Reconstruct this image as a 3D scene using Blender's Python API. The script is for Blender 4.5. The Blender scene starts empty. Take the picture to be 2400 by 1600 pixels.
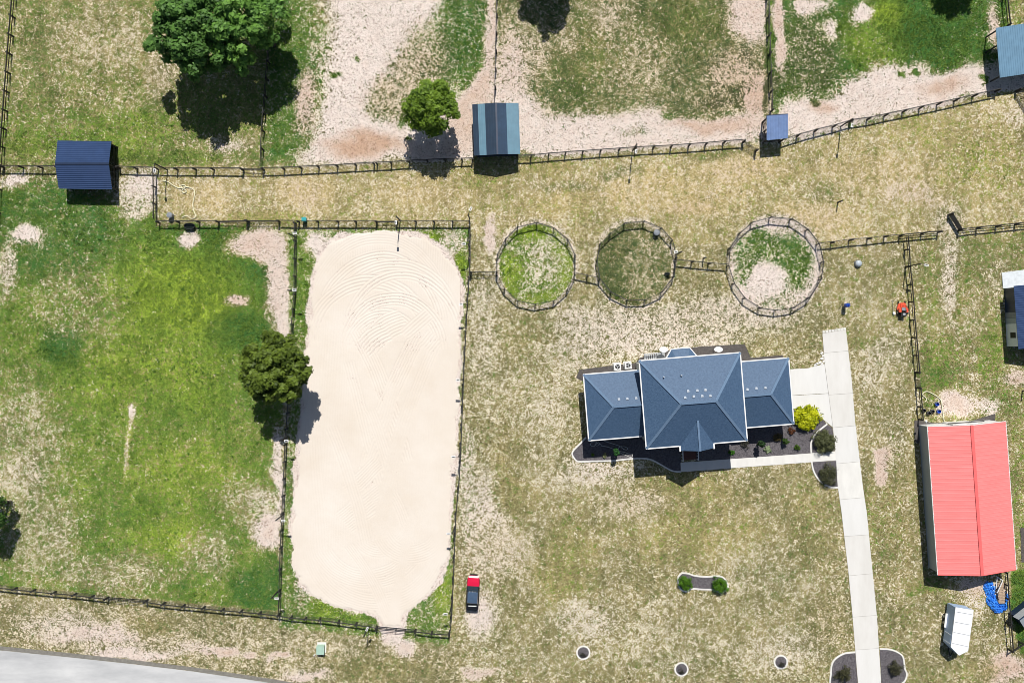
import bpy, math, random
import numpy as np
from mathutils import Vector

random.seed(7)
RNG = np.random.default_rng(7)
scene = bpy.context.scene
COL = scene.collection

# ------------------------------------------------------------------ camera, sky, sun, exposure
CAM_H = 116.67            # drone height above the ground
M = 16.0                  # photograph pixels per metre on the ground
cam_data = bpy.data.cameras.new('drone_camera')
cam_data.lens = 28.0
cam_data.sensor_width = 36.0
cam_data.clip_end = 6000.0
cam = bpy.data.objects.new('drone_camera', cam_data)
cam.location = (0, 0, CAM_H)
cam.rotation_euler = (0, 0, 0)
COL.objects.link(cam)
scene.camera = cam

SUN_EL = math.radians(53.0)
SUN_AZ = math.radians(5.8)          # clockwise from +Y
world = bpy.data.worlds.new('World')
scene.world = world
world.use_nodes = True
wn = world.node_tree.nodes
sky = wn.new('ShaderNodeTexSky')
sky.sky_type = 'NISHITA'
sky.sun_disc = False
sky.sun_elevation = SUN_EL
sky.sun_rotation = SUN_AZ
wn['Background'].inputs['Strength'].default_value = 0.055
world.node_tree.links.new(sky.outputs[0], wn['Background'].inputs['Color'])

sun_data = bpy.data.lights.new('sun', 'SUN')
sun_data.energy = 4.6
sun_data.angle = math.radians(0.5)
sun_data.color = (1.0, 0.965, 0.91)
sun = bpy.data.objects.new('sun', sun_data)
sdir = Vector((math.sin(SUN_AZ) * math.cos(SUN_EL), math.cos(SUN_AZ) * math.cos(SUN_EL), math.sin(SUN_EL)))
sun.rotation_euler = sdir.to_track_quat('Z', 'Y').to_euler()
sun.location = (0, 0, 60)
COL.objects.link(sun)

scene.view_settings.view_transform = 'Standard'
scene.view_settings.look = 'None'
scene.view_settings.exposure = 0.1
scene.view_settings.gamma = 1.0
scene.view_settings.use_curve_mapping = False
scene.cycles.max_bounces = 5
scene.cycles.diffuse_bounces = 2
scene.cycles.glossy_bounces = 2
scene.cycles.filter_width = 0.85

# ------------------------------------------------------------------ helpers
def g(px, py):
    """ground point of a photograph pixel"""
    return ((px - 1200.0) / M, (800.0 - py) / M)

def P(px, py, z):
    """point at height z seen at a photograph pixel (survey of heights)"""
    k = (CAM_H - z) / CAM_H
    return ((px - 1200.0) / M * k, (800.0 - py) / M * k)

def D(px, py):
    """pixel of the 2352-wide view -> photograph pixel"""
    return (px * 2400.0 / 2352.0, py * 2400.0 / 2352.0)

ORG = {}

def mesh_obj(name, verts, faces, mat, parent=None, org=None, smooth=False):
    me = bpy.data.meshes.new(name)
    if org is None:
        org = ORG.get(parent.name, (0, 0, 0)) if parent else (0, 0, 0)
    ox, oy, oz = org
    if ox or oy or oz:
        verts = [(a - ox, b - oy, c - oz) for a, b, c in verts]
    me.from_pydata(verts, [], faces)
    me.update()
    if mat:
        me.materials.append(mat)
    if smooth:
        me.polygons.foreach_set('use_smooth', [True] * len(me.polygons))
    o = bpy.data.objects.new(name, me)
    COL.objects.link(o)
    if parent:
        o.parent = parent
        ORG[o.name] = org
    return o

class MB:
    def __init__(s):
        s.v = []; s.f = []
    def add(s, vs, fs):
        n = len(s.v)
        s.v += [tuple(p) for p in vs]
        s.f += [tuple(i + n for i in q) for q in fs]
        return s
    def box(s, cx, cy, cz, sx, sy, sz, rot=0.0):
        c, d = math.cos(rot), math.sin(rot)
        vs = []
        for z in (-1, 1):
            for x, y in ((-1, -1), (1, -1), (1, 1), (-1, 1)):
                X, Y = x * sx / 2, y * sy / 2
                vs.append((cx + X * c - Y * d, cy + X * d + Y * c, cz + z * sz / 2))
        return s.add(vs, [(3, 2, 1, 0), (4, 5, 6, 7), (0, 1, 5, 4), (1, 2, 6, 5), (2, 3, 7, 6), (3, 0, 4, 7)])
    def bar(s, p0, p1, w, h=None):
        h = w if h is None else h
        a, b = Vector(p0), Vector(p1)
        d = (b - a).normalized()
        up = Vector((0, 0, 1)) if abs(d.z) < 0.95 else Vector((0, 1, 0))
        x = d.cross(up).normalized() * (w / 2)
        y = x.cross(d).normalized() * (h / 2)
        vs = [a - x - y, a + x - y, a + x + y, a - x + y, b - x - y, b + x - y, b + x + y, b - x + y]
        return s.add(vs, [(0, 1, 2, 3), (7, 6, 5, 4), (4, 5, 1, 0), (5, 6, 2, 1), (6, 7, 3, 2), (7, 4, 0, 3)])
    def cyl(s, x, y, z0, z1, r0, r1=None, n=12, cap=True):
        r1 = r0 if r1 is None else r1
        vs = []
        for z, r in ((z0, r0), (z1, r1)):
            for i in range(n):
                t = 2 * math.pi * i / n
                vs.append((x + r * math.cos(t), y + r * math.sin(t), z))
        fs = [(i, (i + 1) % n, n + (i + 1) % n, n + i) for i in range(n)]
        if cap:
            fs += [tuple(range(n - 1, -1, -1)), tuple(range(n, 2 * n))]
        return s.add(vs, fs)
    def tube(s, pts, r, n=6):
        pts = [Vector(p) for p in pts]
        rs = r if isinstance(r, (list, tuple)) else [r] * len(pts)
        vs = []
        for i, p in enumerate(pts):
            d = (pts[min(i + 1, len(pts) - 1)] - pts[max(i - 1, 0)]).normalized()
            up = Vector((0, 0, 1)) if abs(d.z) < 0.9 else Vector((1, 0, 0))
            x = d.cross(up).normalized(); y = x.cross(d).normalized()
            for k in range(n):
                t = 2 * math.pi * k / n
                vs.append(p + (x * math.cos(t) + y * math.sin(t)) * rs[i])
        fs = []
        for i in range(len(pts) - 1):
            for k in range(n):
                fs.append((i * n + k, i * n + (k + 1) % n, (i + 1) * n + (k + 1) % n, (i + 1) * n + k))
        fs.append(tuple(range(n - 1, -1, -1)))
        fs.append(tuple((len(pts) - 1) * n + k for k in range(n)))
        return s.add(vs, fs)
    def prism(s, poly, z0, z1):
        a = sum(poly[i][0] * poly[(i + 1) % len(poly)][1] - poly[(i + 1) % len(poly)][0] * poly[i][1] for i in range(len(poly)))
        if a < 0:
            poly = poly[::-1]
        n = len(poly)
        vs = [(x, y, z0) for x, y in poly] + [(x, y, z1) for x, y in poly]
        fs = [(i, (i + 1) % n, n + (i + 1) % n, n + i) for i in range(n)]
        fs += [tuple(range(n - 1, -1, -1)), tuple(range(n, 2 * n))]
        return s.add(vs, fs)
    def slab(s, pts, t):
        n = len(pts)
        vs = [tuple(p) for p in pts] + [(p[0], p[1], p[2] - t) for p in pts]
        fs = [tuple(range(n)), tuple(range(2 * n - 1, n - 1, -1))]
        fs += [(n + i, n + (i + 1) % n, (i + 1) % n, i) for i in range(n)]
        return s.add(vs, fs)
    def loft(s, sections):
        n = len(sections[0]); b = []
        for sec in sections: b += list(sec)
        fs = []
        for i in range(len(sections) - 1):
            for k in range(n):
                fs.append((i * n + k, i * n + (k + 1) % n, (i + 1) * n + (k + 1) % n, (i + 1) * n + k))
        fs.append(tuple(range(n - 1, -1, -1)))
        fs.append(tuple((len(sections) - 1) * n + k for k in range(n)))
        return s.add(b, fs)
    def dome(s, x, y, z, rx, ry, rz, n=14, m=5):
        rings = []
        for j in range(m):
            a = (math.pi / 2) * j / m
            rings.append([(x + rx * math.cos(a) * math.cos(2 * math.pi * k / n), y + ry * math.cos(a) * math.sin(2 * math.pi * k / n), z + rz * math.sin(a)) for k in range(n)])
        vs = [p for r in rings for p in r] + [(x, y, z + rz)]
        fs = []
        for j in range(m - 1):
            for k in range(n):
                fs.append((j * n + k, j * n + (k + 1) % n, (j + 1) * n + (k + 1) % n, (j + 1) * n + k))
        for k in range(n):
            fs.append(((m - 1) * n + k, (m - 1) * n + (k + 1) % n, m * n))
        fs.append(tuple(range(n - 1, -1, -1)))
        return s.add(vs, fs)
    def build(s, name, mat, parent=None, org=None, smooth=False):
        return mesh_obj(name, s.v, s.f, mat, parent, org, smooth)

def thing(name, label, cat, x=0.0, y=0.0, z=0.0, group=None):
    o = bpy.data.objects.new(name, None)
    o.empty_display_size = 0.3
    o.location = (x, y, z)
    COL.objects.link(o)
    ORG[o.name] = (x, y, z)
    o['label'] = label; o['category'] = cat
    if group: o['group'] = group
    return o

def tag(o, label, cat, group=None):
    o['label'] = label; o['category'] = cat
    if group: o['group'] = group
    return o

def structure(o):
    o['kind'] = 'structure'
    return o

def inst(name, me, parent, loc, rotz=0.0, scale=(1, 1, 1)):
    o = bpy.data.objects.new(name, me)
    o.parent = parent
    px, py, pz = ORG[parent.name]
    o.location = (loc[0] - px, loc[1] - py, loc[2] - pz)
    o.rotation_euler = (0, 0, rotz)
    o.scale = scale
    COL.objects.link(o)
    return o

def spline(pts, k=6):
    out = []
    n = len(pts)
    for i in range(n - 1):
        p0, p1, p2, p3 = (np.array(pts[max(i - 1, 0)], float), np.array(pts[i], float), np.array(pts[i + 1], float), np.array(pts[min(i + 2, n - 1)], float))
        for j in range(k):
            t = j / k
            out.append(tuple(0.5 * (2 * p1 + (p2 - p0) * t + (2 * p0 - 5 * p1 + 4 * p2 - p3) * t * t + (3 * p1 - p0 - 3 * p2 + p3) * t ** 3)))
    out.append(tuple(pts[-1]))
    return out

# ------------------------------------------------------------------ materials
def new_mat(name):
    m = bpy.data.materials.new(name)
    m.use_nodes = True
    nt = m.node_tree
    return m, nt, nt.nodes['Principled BSDF']

def mat(name, col, rough=0.6, metal=0.0, var=0.15, scale=3.0, bump=0.0, bscale=None, spec=0.5, col2=None, stretch=None):
    m, nt, bs = new_mat(name)
    N, L = nt.nodes, nt.links
    geo = N.new('ShaderNodeNewGeometry')
    src = geo.outputs['Position']
    if stretch:
        mp = N.new('ShaderNodeMapping'); mp.inputs['Scale'].default_value = stretch
        L.new(src, mp.inputs['Vector']); src = mp.outputs[0]
    nz = N.new('ShaderNodeTexNoise'); nz.inputs['Scale'].default_value = scale
    nz.inputs['Detail'].default_value = 5; nz.inputs['Roughness'].default_value = 0.65
    L.new(src, nz.inputs['Vector'])
    mr = N.new('ShaderNodeMapRange')
    mr.inputs['From Min'].default_value = 0.3; mr.inputs['From Max'].default_value = 0.7
    L.new(nz.outputs['Fac'], mr.inputs['Value'])
    mx = N.new('ShaderNodeMix'); mx.data_type = 'RGBA'
    c2 = col2 if col2 else tuple(min(1, c * (1 + var)) for c in col)
    c1 = col if col2 else tuple(c * (1 - var) for c in col)
    mx.inputs[6].default_value = (*c1, 1); mx.inputs[7].default_value = (*c2, 1)
    L.new(mr.outputs[0], mx.inputs[0])
    L.new(mx.outputs[2], bs.inputs['Base Color'])
    bs.inputs['Roughness'].default_value = rough
    bs.inputs['Metallic'].default_value = metal
    bs.inputs['Specular IOR Level'].default_value = spec
    if bump:
        nb = N.new('ShaderNodeTexNoise'); nb.inputs['Scale'].default_value = bscale or scale * 3
        nb.inputs['Detail'].default_value = 4
        L.new(geo.outputs['Position'], nb.inputs['Vector'])
        b = N.new('ShaderNodeBump'); b.inputs['Strength'].default_value = bump; b.inputs['Distance'].default_value = 0.05
        L.new(nb.outputs['Fac'], b.inputs['Height']); L.new(b.outputs[0], bs.inputs['Normal'])
    return m

def leaf_mat(name):
    m, nt, bs = new_mat(name)
    N, L = nt.nodes, nt.links
    at = N.new('ShaderNodeAttribute'); at.attribute_name = 'tint'
    L.new(at.outputs['Color'], bs.inputs['Base Color'])
    bs.inputs['Roughness'].default_value = 0.55
    bs.inputs['Specular IOR Level'].default_value = 0.25
    tr = N.new('ShaderNodeBsdfTranslucent'); L.new(at.outputs['Color'], tr.inputs['Color'])
    ms = N.new('ShaderNodeMixShader'); ms.inputs[0].default_value = 0.22
    L.new(bs.outputs[0], ms.inputs[1]); L.new(tr.outputs[0], ms.inputs[2])
    L.new(ms.outputs[0], nt.nodes['Material Output'].inputs['Surface'])
    return m

MT = dict(
    black=mat('black_paint', (0.012, 0.012, 0.013), 0.6, var=0.3),
    fence=mat('black_fence_wood', (0.016, 0.015, 0.015), 0.75, var=0.4, scale=6),
    wire=mat('dark_wire', (0.05, 0.05, 0.05), 0.5, metal=0.3),
    white=mat('white_paint', (0.78, 0.78, 0.77), 0.45, var=0.05),
    shingle=mat('blue_grey_shingle', (0.042, 0.086, 0.160), 0.6, scale=4.0, bump=0.6, bscale=7, col2=(0.078, 0.138, 0.232), spec=0.4),
    cap=mat('ridge_shingle', (0.13, 0.20, 0.30), 0.85, var=0.15, scale=6, spec=0.15),
    brick=mat('dark_brick', (0.12, 0.05, 0.04), 0.85, var=0.3, scale=8),
    siding=mat('pale_siding', (0.55, 0.56, 0.53), 0.7, var=0.06, scale=2),
    glass=mat('window_glass', (0.02, 0.03, 0.04), 0.08, var=0.1),
    navy=mat('navy_metal', (0.026, 0.054, 0.135), 0.36, metal=0.0, var=0.12, scale=0.8),
    navydark=mat('dark_navy_metal', (0.014, 0.028, 0.065), 0.4, metal=0.0, var=0.15, scale=0.8),
    skyblue=mat('pale_blue_metal', (0.13, 0.25, 0.36), 0.45, var=0.12, scale=0.7),
    banddark=mat('band_dark_metal', (0.013, 0.034, 0.066), 0.62, var=0.15, scale=0.8, spec=0.3),
    bandmid=mat('band_mid_metal', (0.018, 0.048, 0.095), 0.62, var=0.15, scale=0.8, spec=0.3),
    bandblue=mat('band_blue_metal', (0.10, 0.215, 0.29), 0.5, var=0.12, scale=0.7),
    slate=mat('slate_blue_metal', (0.115, 0.19, 0.37), 0.5, var=0.15, scale=1.5),
    red=mat('red_metal_roof', (0.80, 0.205, 0.195), 0.55, scale=0.9, stretch=(0.25, 2.2, 1), col2=(0.86, 0.245, 0.235)),
    redcap=mat('red_ridge_cap', (0.78, 0.135, 0.13), 0.55, var=0.08),
    greymetal=mat('grey_metal_wall', (0.30, 0.34, 0.37), 0.5, var=0.06),
    galv=mat('galvanised_metal', (0.45, 0.47, 0.48), 0.4, metal=0.4, var=0.1),
    concrete=mat('pale_concrete', (0.69, 0.675, 0.635), 0.85, var=0.07, scale=0.9, bump=0.15, bscale=12, stretch=(1.0, 0.35, 1)),
    concrete2=mat('stained_concrete', (0.60, 0.58, 0.54), 0.85, scale=0.45, bump=0.15, bscale=12, stretch=(1.0, 0.3, 1), col2=(0.69, 0.675, 0.64)),
    concrete3=mat('grey_concrete', (0.64, 0.63, 0.60), 0.85, scale=0.6, bump=0.15, bscale=12, stretch=(1.2, 0.25, 1), col2=(0.70, 0.69, 0.665)),
    curb=mat('curb_concrete', (0.70, 0.685, 0.65), 0.85, var=0.12, scale=2.5),
    mulch=mat('dark_mulch', (0.055, 0.051, 0.056), 0.95, scale=5, bump=1.0, bscale=9, col2=(0.185, 0.17, 0.18), spec=0.1),
    road=mat('pale_road', (0.40, 0.405, 0.41), 0.85, scale=0.3, col2=(0.60, 0.60, 0.595), stretch=(0.35, 1.2, 1), bump=0.1, bscale=15),
    verge=mat('grey_gutter', (0.20, 0.19, 0.165), 0.9, var=0.3, scale=2.5),
    rubber=mat('rubber', (0.012, 0.012, 0.012), 0.8),
    wood=mat('timber', (0.42, 0.31, 0.22), 0.8, var=0.3, scale=4),
    bark=mat('bark', (0.07, 0.055, 0.04), 0.9, var=0.4, scale=4, bump=0.8),
    tarp=mat('blue_tarp', (0.01, 0.10, 0.55), 0.25, scale=1.6, col2=(0.06, 0.32, 0.85), bump=1.0, bscale=2.5),
    bluepl=mat('blue_plastic', (0.01, 0.06, 0.40), 0.35, var=0.2),
    greypl=mat('grey_plastic', (0.22, 0.24, 0.27), 0.5, var=0.12),
    tealpl=mat('teal_plastic', (0.02, 0.33, 0.36), 0.5, var=0.12),
    palegreen=mat('pale_green_metal', (0.36, 0.52, 0.42), 0.5, var=0.06),
    hose=mat('cream_hose', (0.80, 0.76, 0.54), 0.5, var=0.1),
    hosew=mat('grey_hose', (0.55, 0.55, 0.52), 0.5, var=0.1),
    carred=mat('red_car_paint', (0.62, 0.012, 0.055), 0.22, var=0.05, scale=0.5),
    carblack=mat('black_car_paint', (0.012, 0.013, 0.016), 0.25, var=0.1),
    cartop=mat('sky_tinted_dark_roof', (0.055, 0.095, 0.16), 0.45, var=0.12),  # dark car roof with its sky reflection painted in as blue-grey
    mowred=mat('orange_red_plastic', (0.72, 0.09, 0.04), 0.4, var=0.1),
    water=mat('dark_water', (0.012, 0.018, 0.012), 0.1, var=0.2),
    lens=mat('dark_lens', (0.02, 0.02, 0.025), 0.15),
    trailer=mat('white_trailer_skin', (0.80, 0.81, 0.83), 0.4, var=0.03),
    shadewall=mat('blue_shaded_skin', (0.36, 0.50, 0.74), 0.4, var=0.05),  # white trailer sides, the blue of their shade put into the colour
    soil=mat('dark_soil', (0.09, 0.08, 0.075), 0.95, var=0.35, scale=4, bump=0.6),
)
MT['leaf'] = leaf_mat('leaf')
MT['grass'] = leaf_mat('grass_blade')

# ------------------------------------------------------------------ numpy noise and masks (ground cover survey)
def vnoise(X, Y, s, seed):
    r = np.random.default_rng(seed).random((257, 257))
    x, y = X / s, Y / s
    xi, yi = np.floor(x).astype(int), np.floor(y).astype(int)
    fx, fy = x - xi, y - yi
    fx, fy = fx * fx * (3 - 2 * fx), fy * fy * (3 - 2 * fy)
    a, b = xi & 255, yi & 255
    return ((r[a, b] * (1 - fx) + r[a + 1, b] * fx) * (1 - fy) + (r[a, b + 1] * (1 - fx) + r[a + 1, b + 1] * fx) * fy)

def fbm(X, Y, s, seed, oc=4):
    v = 0; a = 0.5; t = 0
    for i in range(oc):
        v = v + a * vnoise(X, Y, s / 2 ** i, seed + i); t += a; a *= 0.55
    return v / t

def sstep(a, b, x):
    t = np.clip((x - a) / (b - a), 0, 1)
    return t * t * (3 - 2 * t)

def poly_sd(X, Y, poly):
    """signed distance, positive inside"""
    d = np.full(X.shape, 1e18); ins = np.zeros(X.shape, bool)
    n = len(poly)
    for i in range(n):
        x0, y0 = poly[i]; x1, y1 = poly[(i + 1) % n]
        ex, ey = x1 - x0, y1 - y0
        wx, wy = X - x0, Y - y0
        t = np.clip((wx * ex + wy * ey) / (ex * ex + ey * ey + 1e-12), 0, 1)
        d = np.minimum(d, (wx - ex * t) ** 2 + (wy - ey * t) ** 2)
        if y0 != y1:
            c = ((y0 > Y) != (y1 > Y)) & (X < ex * (Y - y0) / (y1 - y0) + x0)
            ins ^= c
    d = np.sqrt(d)
    return np.where(ins, d, -d)

ARENA = [(870,530),(810,533),(765,548),(735,578),(722,618),(712,670),(705,750),(698,850),(690,950),(680,1050),(672,1150),(667,1240),(670,1300),(688,1345),(720,1372),(770,1395),(820,1408),(862,1418),(885,1440),(925,1440),(937,1405),(980,1378),(1012,1335),(1030,1275),(1040,1150),(1048,1050),(1055,900),(1062,750),(1066,665),(1050,615),(1020,570),(980,540),(930,530)]

def masks(X, Y):
    """X, Y: photograph pixels / 1.0204 (2352-wide view). Returns green, sand, straw, orange covers."""
    W1 = (fbm(X, Y, 60, 11) - 0.5); W2 = (fbm(X, Y, 60, 31) - 0.5)
    Xw, Yw = X + W1 * 46, Y + W2 * 46
    ch = dict(g=np.full(X.shape, 0.12), s=np.full(X.shape, 0.37), y=np.full(X.shape, 0.3), o=np.full(X.shape, 0.12))
    def mixin(m, kw):
        for k, v in kw.items():
            ch[k] = ch[k] * (1 - m) + v * m
    def region(poly, soft=10, warp=True, **kw):
        d = poly_sd(Xw if warp else X, Yw if warp else Y, poly)
        mixin(sstep(-soft, soft, d) if not warp else sstep(-soft * 1.7, soft * 1.7, d), kw)
    def blob(cx, cy, rx, ry, rot=0, clip=None, **kw):
        c, s_ = math.cos(math.radians(rot)), math.sin(math.radians(rot))
        dx, dy = Xw - cx, Yw - cy
        q = np.sqrt(((dx * c + dy * s_) / rx) ** 2 + ((-dx * s_ + dy * c) / ry) ** 2)
        mixin(sstep(1.45, 0.35, q) * (1 if clip is None else clip), kw)
    def blobn(cx, cy, rx, ry, rot=0, **kw):
        nonlocal Xw, Yw
        a_, b_ = Xw, Yw
        Xw, Yw = X + W1 * 8, Y + W2 * 8
        blob(cx, cy, rx, ry, rot, **kw)
        Xw, Yw = a_, b_
    R, B, Bn = region, blob, blobn
    # --- west paddock
    R([(-200,430),(130,440),(270,470),(355,480),(360,520),(662,520),(665,700),(648,1000),(638,1300),(640,1400),(-200,1330)], 6, False, g=.66, s=.2, y=.3)
    B(120,520,170,110, g=.74, s=.22, y=.08); B(470,570,150,60, g=.88, s=.08, y=.05); B(580,640,70,80, g=.9, s=.08, y=0)
    B(420,690,170,130, g=.9, s=.04, y=.62); B(330,850,190,110, g=.72, s=.1, y=.5); B(560,760,80,60, g=.9, s=.05, y=.1)
    B(140,800,48,48, g=1.0, s=0, y=0); B(460,930,60,70, g=.8, s=.05); B(420,1080,150,90, g=.66, s=.15, y=.5); B(390,1230,110,60, g=.7, s=.15,y=.55)
    B(560,1000,80,60, g=.62, s=.16); B(600,1350,60,60, g=.8, s=.1, y=0); B(330,1170,60,40, g=.75, s=.1, y=.3); B(200,860,50,30, g=.8, s=.1, y=.3); B(330,1280,60,50, g=.68,s=.15); B(190,1255,30,22, g=.85, s=.05)
    B(60,1020,90,150, g=.36, s=.42); B(90,1230,110,110, g=.36, s=.46); B(50,1100,60,60, g=.3, s=.5); B(250,1320,160,50, g=.35, s=.42)
    B(180,700,110,110, g=.5, s=.34); B(480,1270,60,60, g=.42, s=.42); B(560,1150,60,60, g=.4, s=.35)
    B(72,545,36,26, s=.85, g=.2); B(20,620,24,80, s=.6, g=.3); B(325,435,55,45, s=.78, g=.2); B(305,470,40,40, s=.6,g=.3); B(35,415,40,14, s=.9,g=.1)
    B(428,545,26,22, s=.95, g=0); B(600,560,80,36, s=.95, g=0, o=.45, y=.7); B(640,640,30,110, s=.88, g=.1, o=.3); B(540,690,32,18, s=.9, g=.1, o=.6)
    B(662,740,22,60, s=.9, g=.05); B(612,1215,42,40, s=.95, g=.0, o=.25); B(645,1120,14,80, s=.85, g=.1); B(640,1030,14,60, s=.8, g=.1)
    Bn(303,945,8,18, s=1, g=0); Bn(294,1020,5,100, 7, s=.56, g=.4, y=.8); B(600,1150,40,30, s=.55, g=.3)
    # --- top left paddock
    R([(-200,-300),(640,-300),(610,380),(-200,385)], 6, False, g=.46, s=.34, y=.35, o=.26)
    B(200,300,240,50, g=.62, s=.2, o=.14); B(330,300,80,40, g=.62, s=.15); B(60,345,60,30, g=.66, s=.2, y=.5); B(420,360,130,18, g=.72, s=.15); B(120,240,90,60, g=.45, s=.3)
    B(520,320,55,40, s=.75, g=.25); B(280,345,60,26, g=.75, s=.1); B(230,90,120,80, s=.42, g=.28); B(370,150,40,80, s=.5, g=.15,o=.3)
    B(520,250,130,70, g=.55, s=.15)
    # --- strip between the big trees and the sand
    R([(605,-300),(700,-300),(735,60),(760,190),(715,260),(715,330),(690,375),(605,380)], 18, True, g=.74, s=.30, y=.15)
    B(700,230,26,70, s=.7, g=.3, o=.5); B(740,120,30,80, s=.5, g=.5)
    # --- sand paddock
    R([(735,-300),(1010,-300),(1040,40),(1000,160),(1090,240),(1095,360),(695,378),(720,330),(745,230),(765,120)], 22, True, g=.12, s=.86, y=.1, o=.10)
    B(960,170,75,110, 20, s=.56, g=.42, y=.2, o=.42); B(890,225,60,55, s=.54, g=.45, o=.42); B(870,250,30,30, s=.5, g=.5); B(1000,110,60,60, s=.55,g=.5)
    R([(1020,-300),(1118,-300),(1125,120),(1095,200),(1060,230),(1015,150),(1010,60)], 20, True, g=.76, s=.36, y=.08)
    B(1105,185,22,40, g=.85, s=.2); B(1090,20,25,25,s=.4,g=.7)
    R([(1118,-300),(1138,-300),(1138,235),(1100,235),(1090,300),(1060,330),(1060,240),(1122,150)], 8, True, s=1.0, g=0, o=.5)
    B(840,330,100,30, s=.98, g=0, o=.85); B(1000,350,90,24, s=1, g=0, o=.35); B(1060,300,40,50, s=.98, g=0, o=.45)
    B(780,180,16,8, g=.8,s=.2); B(820,130,10,6, g=.8,s=.3); B(925,265,14,26, 30, g=.8, s=.2); B(940,310,12,8, g=.8,s=.2)
    # --- middle paddock
    R([(1142,-300),(1762,-300),(1768,270),(1755,325),(1195,372),(1142,240)], 5, False, g=.50, s=.36, y=.15, o=.36)
    B(1175,190,45,140, s=.72, g=.2); B(1330,120,80,90, g=.56, s=.26, y=.3); B(1310,220,60,45, g=.66, s=.26, y=.15); B(1400,40,50,60, s=.52, g=.3); B(1290,80,40,40, s=.5, g=.3)
    B(1580,50,90,60, g=.62, s=.2, y=.3); B(1620,120,60,50, g=.52, s=.25); B(1480,150,50,60, s=.45, g=.35); B(1230,120,30,50, s=.55,g=.25)
    B(1725,35,50,70, s=.9, g=.15); B(1690,180,70,60, s=.6, g=.45, o=.6); B(1660,230,70,30, g=.6, s=.4, o=.5); B(1700,215,40,25, g=.78,s=.3, y=0); B(1745,230,40,60, s=.85, g=.25, o=.75)
    R([(1142,210),(1225,235),(1290,270),(1390,265),(1500,252),(1620,285),(1770,270),(1770,330),(1190,372)], 18, True, s=.86, g=.1, o=.18)
    B(1640,290,110,16, s=.9, g=.15, o=.7); B(1550,265,30,14, g=.6, s=.35); B(1765,130,9,170, g=.95, s=.1); B(1450,300,50,12, s=.65, g=.3)
    # --- right paddock
    R([(1775,-300),(2500,-300),(2500,200),(2275,210),(1815,330),(1772,300)], 5, False, g=.84, s=.24, y=.12)
    B(1850,140,80,120, g=.76, s=.42, o=.35); B(2110,60,120,70, g=.98, s=0, y=.0); B(2040,30,50,40, g=.95, s=0, y=.6); B(2000,110,70,70, g=.75, s=.2, y=.4); B(2180,120,90,50, g=.92, s=.08)
    B(1865,18,38,26, s=.95, g=.1); B(1985,25,30,24, s=.85, g=.2); B(1915,75,16,20, s=.75, g=.3); B(1785,60,12,120, s=.95, g=.1, o=.5); B(2290,60,16,60, s=.75, g=.3, o=.4)
    R([(1772,285),(1840,225),(1905,235),(1935,190),(2000,155),(2100,150),(2200,158),(2262,140),(2400,130),(2400,215),(2270,222),(2000,285),(1815,330)], 16, True, s=.90, g=.06, o=.15)
    B(2170,195,60,24, s=1, g=0, o=.6); B(1890,240,40,16, s=1, g=0, o=.6); B(2100,165,12,7, g=.9, s=.1); B(2065,168,10,8, g=.9, s=.1); B(2270,180,10,10, g=.8, s=.2); B(1870,232,14,9, g=.8,s=.1)
    R([(2310,-300),(2500,-300),(2500,55),(2315,60)], 4, False, g=.42, s=.3, y=.4)
    # --- the dry lane
    R([(365,392),(700,385),(1090,368),(1195,365),(1720,330),(1810,335),(2000,288),(2290,212),(2600,170),(2600,520),(2180,545),(1890,565),(1500,560),(1085,540),(1085,512),(365,512)], 5, False, g=.2, s=.40, y=.6, o=.2)
    B(470,455,70,36, y=.95, s=.46, g=.05, o=.35); B(700,440,70,40, y=1, s=.5, o=.5, g=.03); B(960,440,120,40, y=.9, s=.44, g=.05,o=.3); B(600,500,80,14, g=.35, s=.15)
    B(1120,400,60,40, g=.32, s=.2, y=.4); B(1250,380,80,20, g=.3, s=.2); B(1500,440,220,50, y=.95, s=.44, o=.4); B(1700,390,120,32, y=1, s=.48, o=.5); B(1420,400,60,18, y=.2, g=.35); B(1600,480,80,18, y=1, s=.5, o=.6); B(1300,430,80,16, y=.3, g=.3); B(1640,350,70,16, g=.34,s=.2,y=.2); B(1900,440,60,20, y=.25, g=.3)
    B(1860,500,110,40, y=.95, s=.5, o=.5); B(2000,400,160,50, y=.8, s=.44, o=.4); B(2140,300,110,40, g=.3, y=.6, s=.3); B(2250,390,100,70, g=.36, y=.6, s=.32); B(2100,450,80,30, s=.6, y=.8,o=.4); B(2180,500,40,40, s=.55,g=.15,y=.2)
    B(1120,540,14,50, s=.85, g=.05, o=.35); B(1270,470,100,30, y=.7, s=.3); B(2330,270,40,40, s=.55,y=.6,g=.15)
    # --- yard
    B(1450,745,260,52, s=.60, g=.1, y=.15, o=.15); B(1700,715,170,44, s=.61, g=.1, y=.1, o=.2); B(1310,820,110,60, s=.54, g=.12); B(1430,790,120,40, s=.62, g=.1); B(1560,780,150,24, s=.64, g=.05)
    B(1210,760,60,50, s=.32, g=.22); B(1110,700,40,80, s=.55, g=.15); B(1110,820,36,120, s=.52, g=.12); B(1200,900,90,80, s=.42, g=.15); B(1260,960,60,100, s=.5, g=.1)
    B(1115,1200,55,130, s=.66, g=.1); B(1150,1260,90,70, s=.54, g=.08, o=.25); B(1100,1420,40,70, s=.72, g=.1); B(1075,1100,20,160, s=.62, g=.3); B(1180,1100,40,110, s=.2, g=.2)
    B(1360,1090,160,34, s=.62, g=.08); B(1250,1050,80,80, s=.45, g=.1); B(1420,1130,60,30, s=.55); B(1570,1130,160,40, g=.2, s=.22, y=.4); B(1600,1230,200,70, g=.26, s=.26, y=.45)
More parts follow.
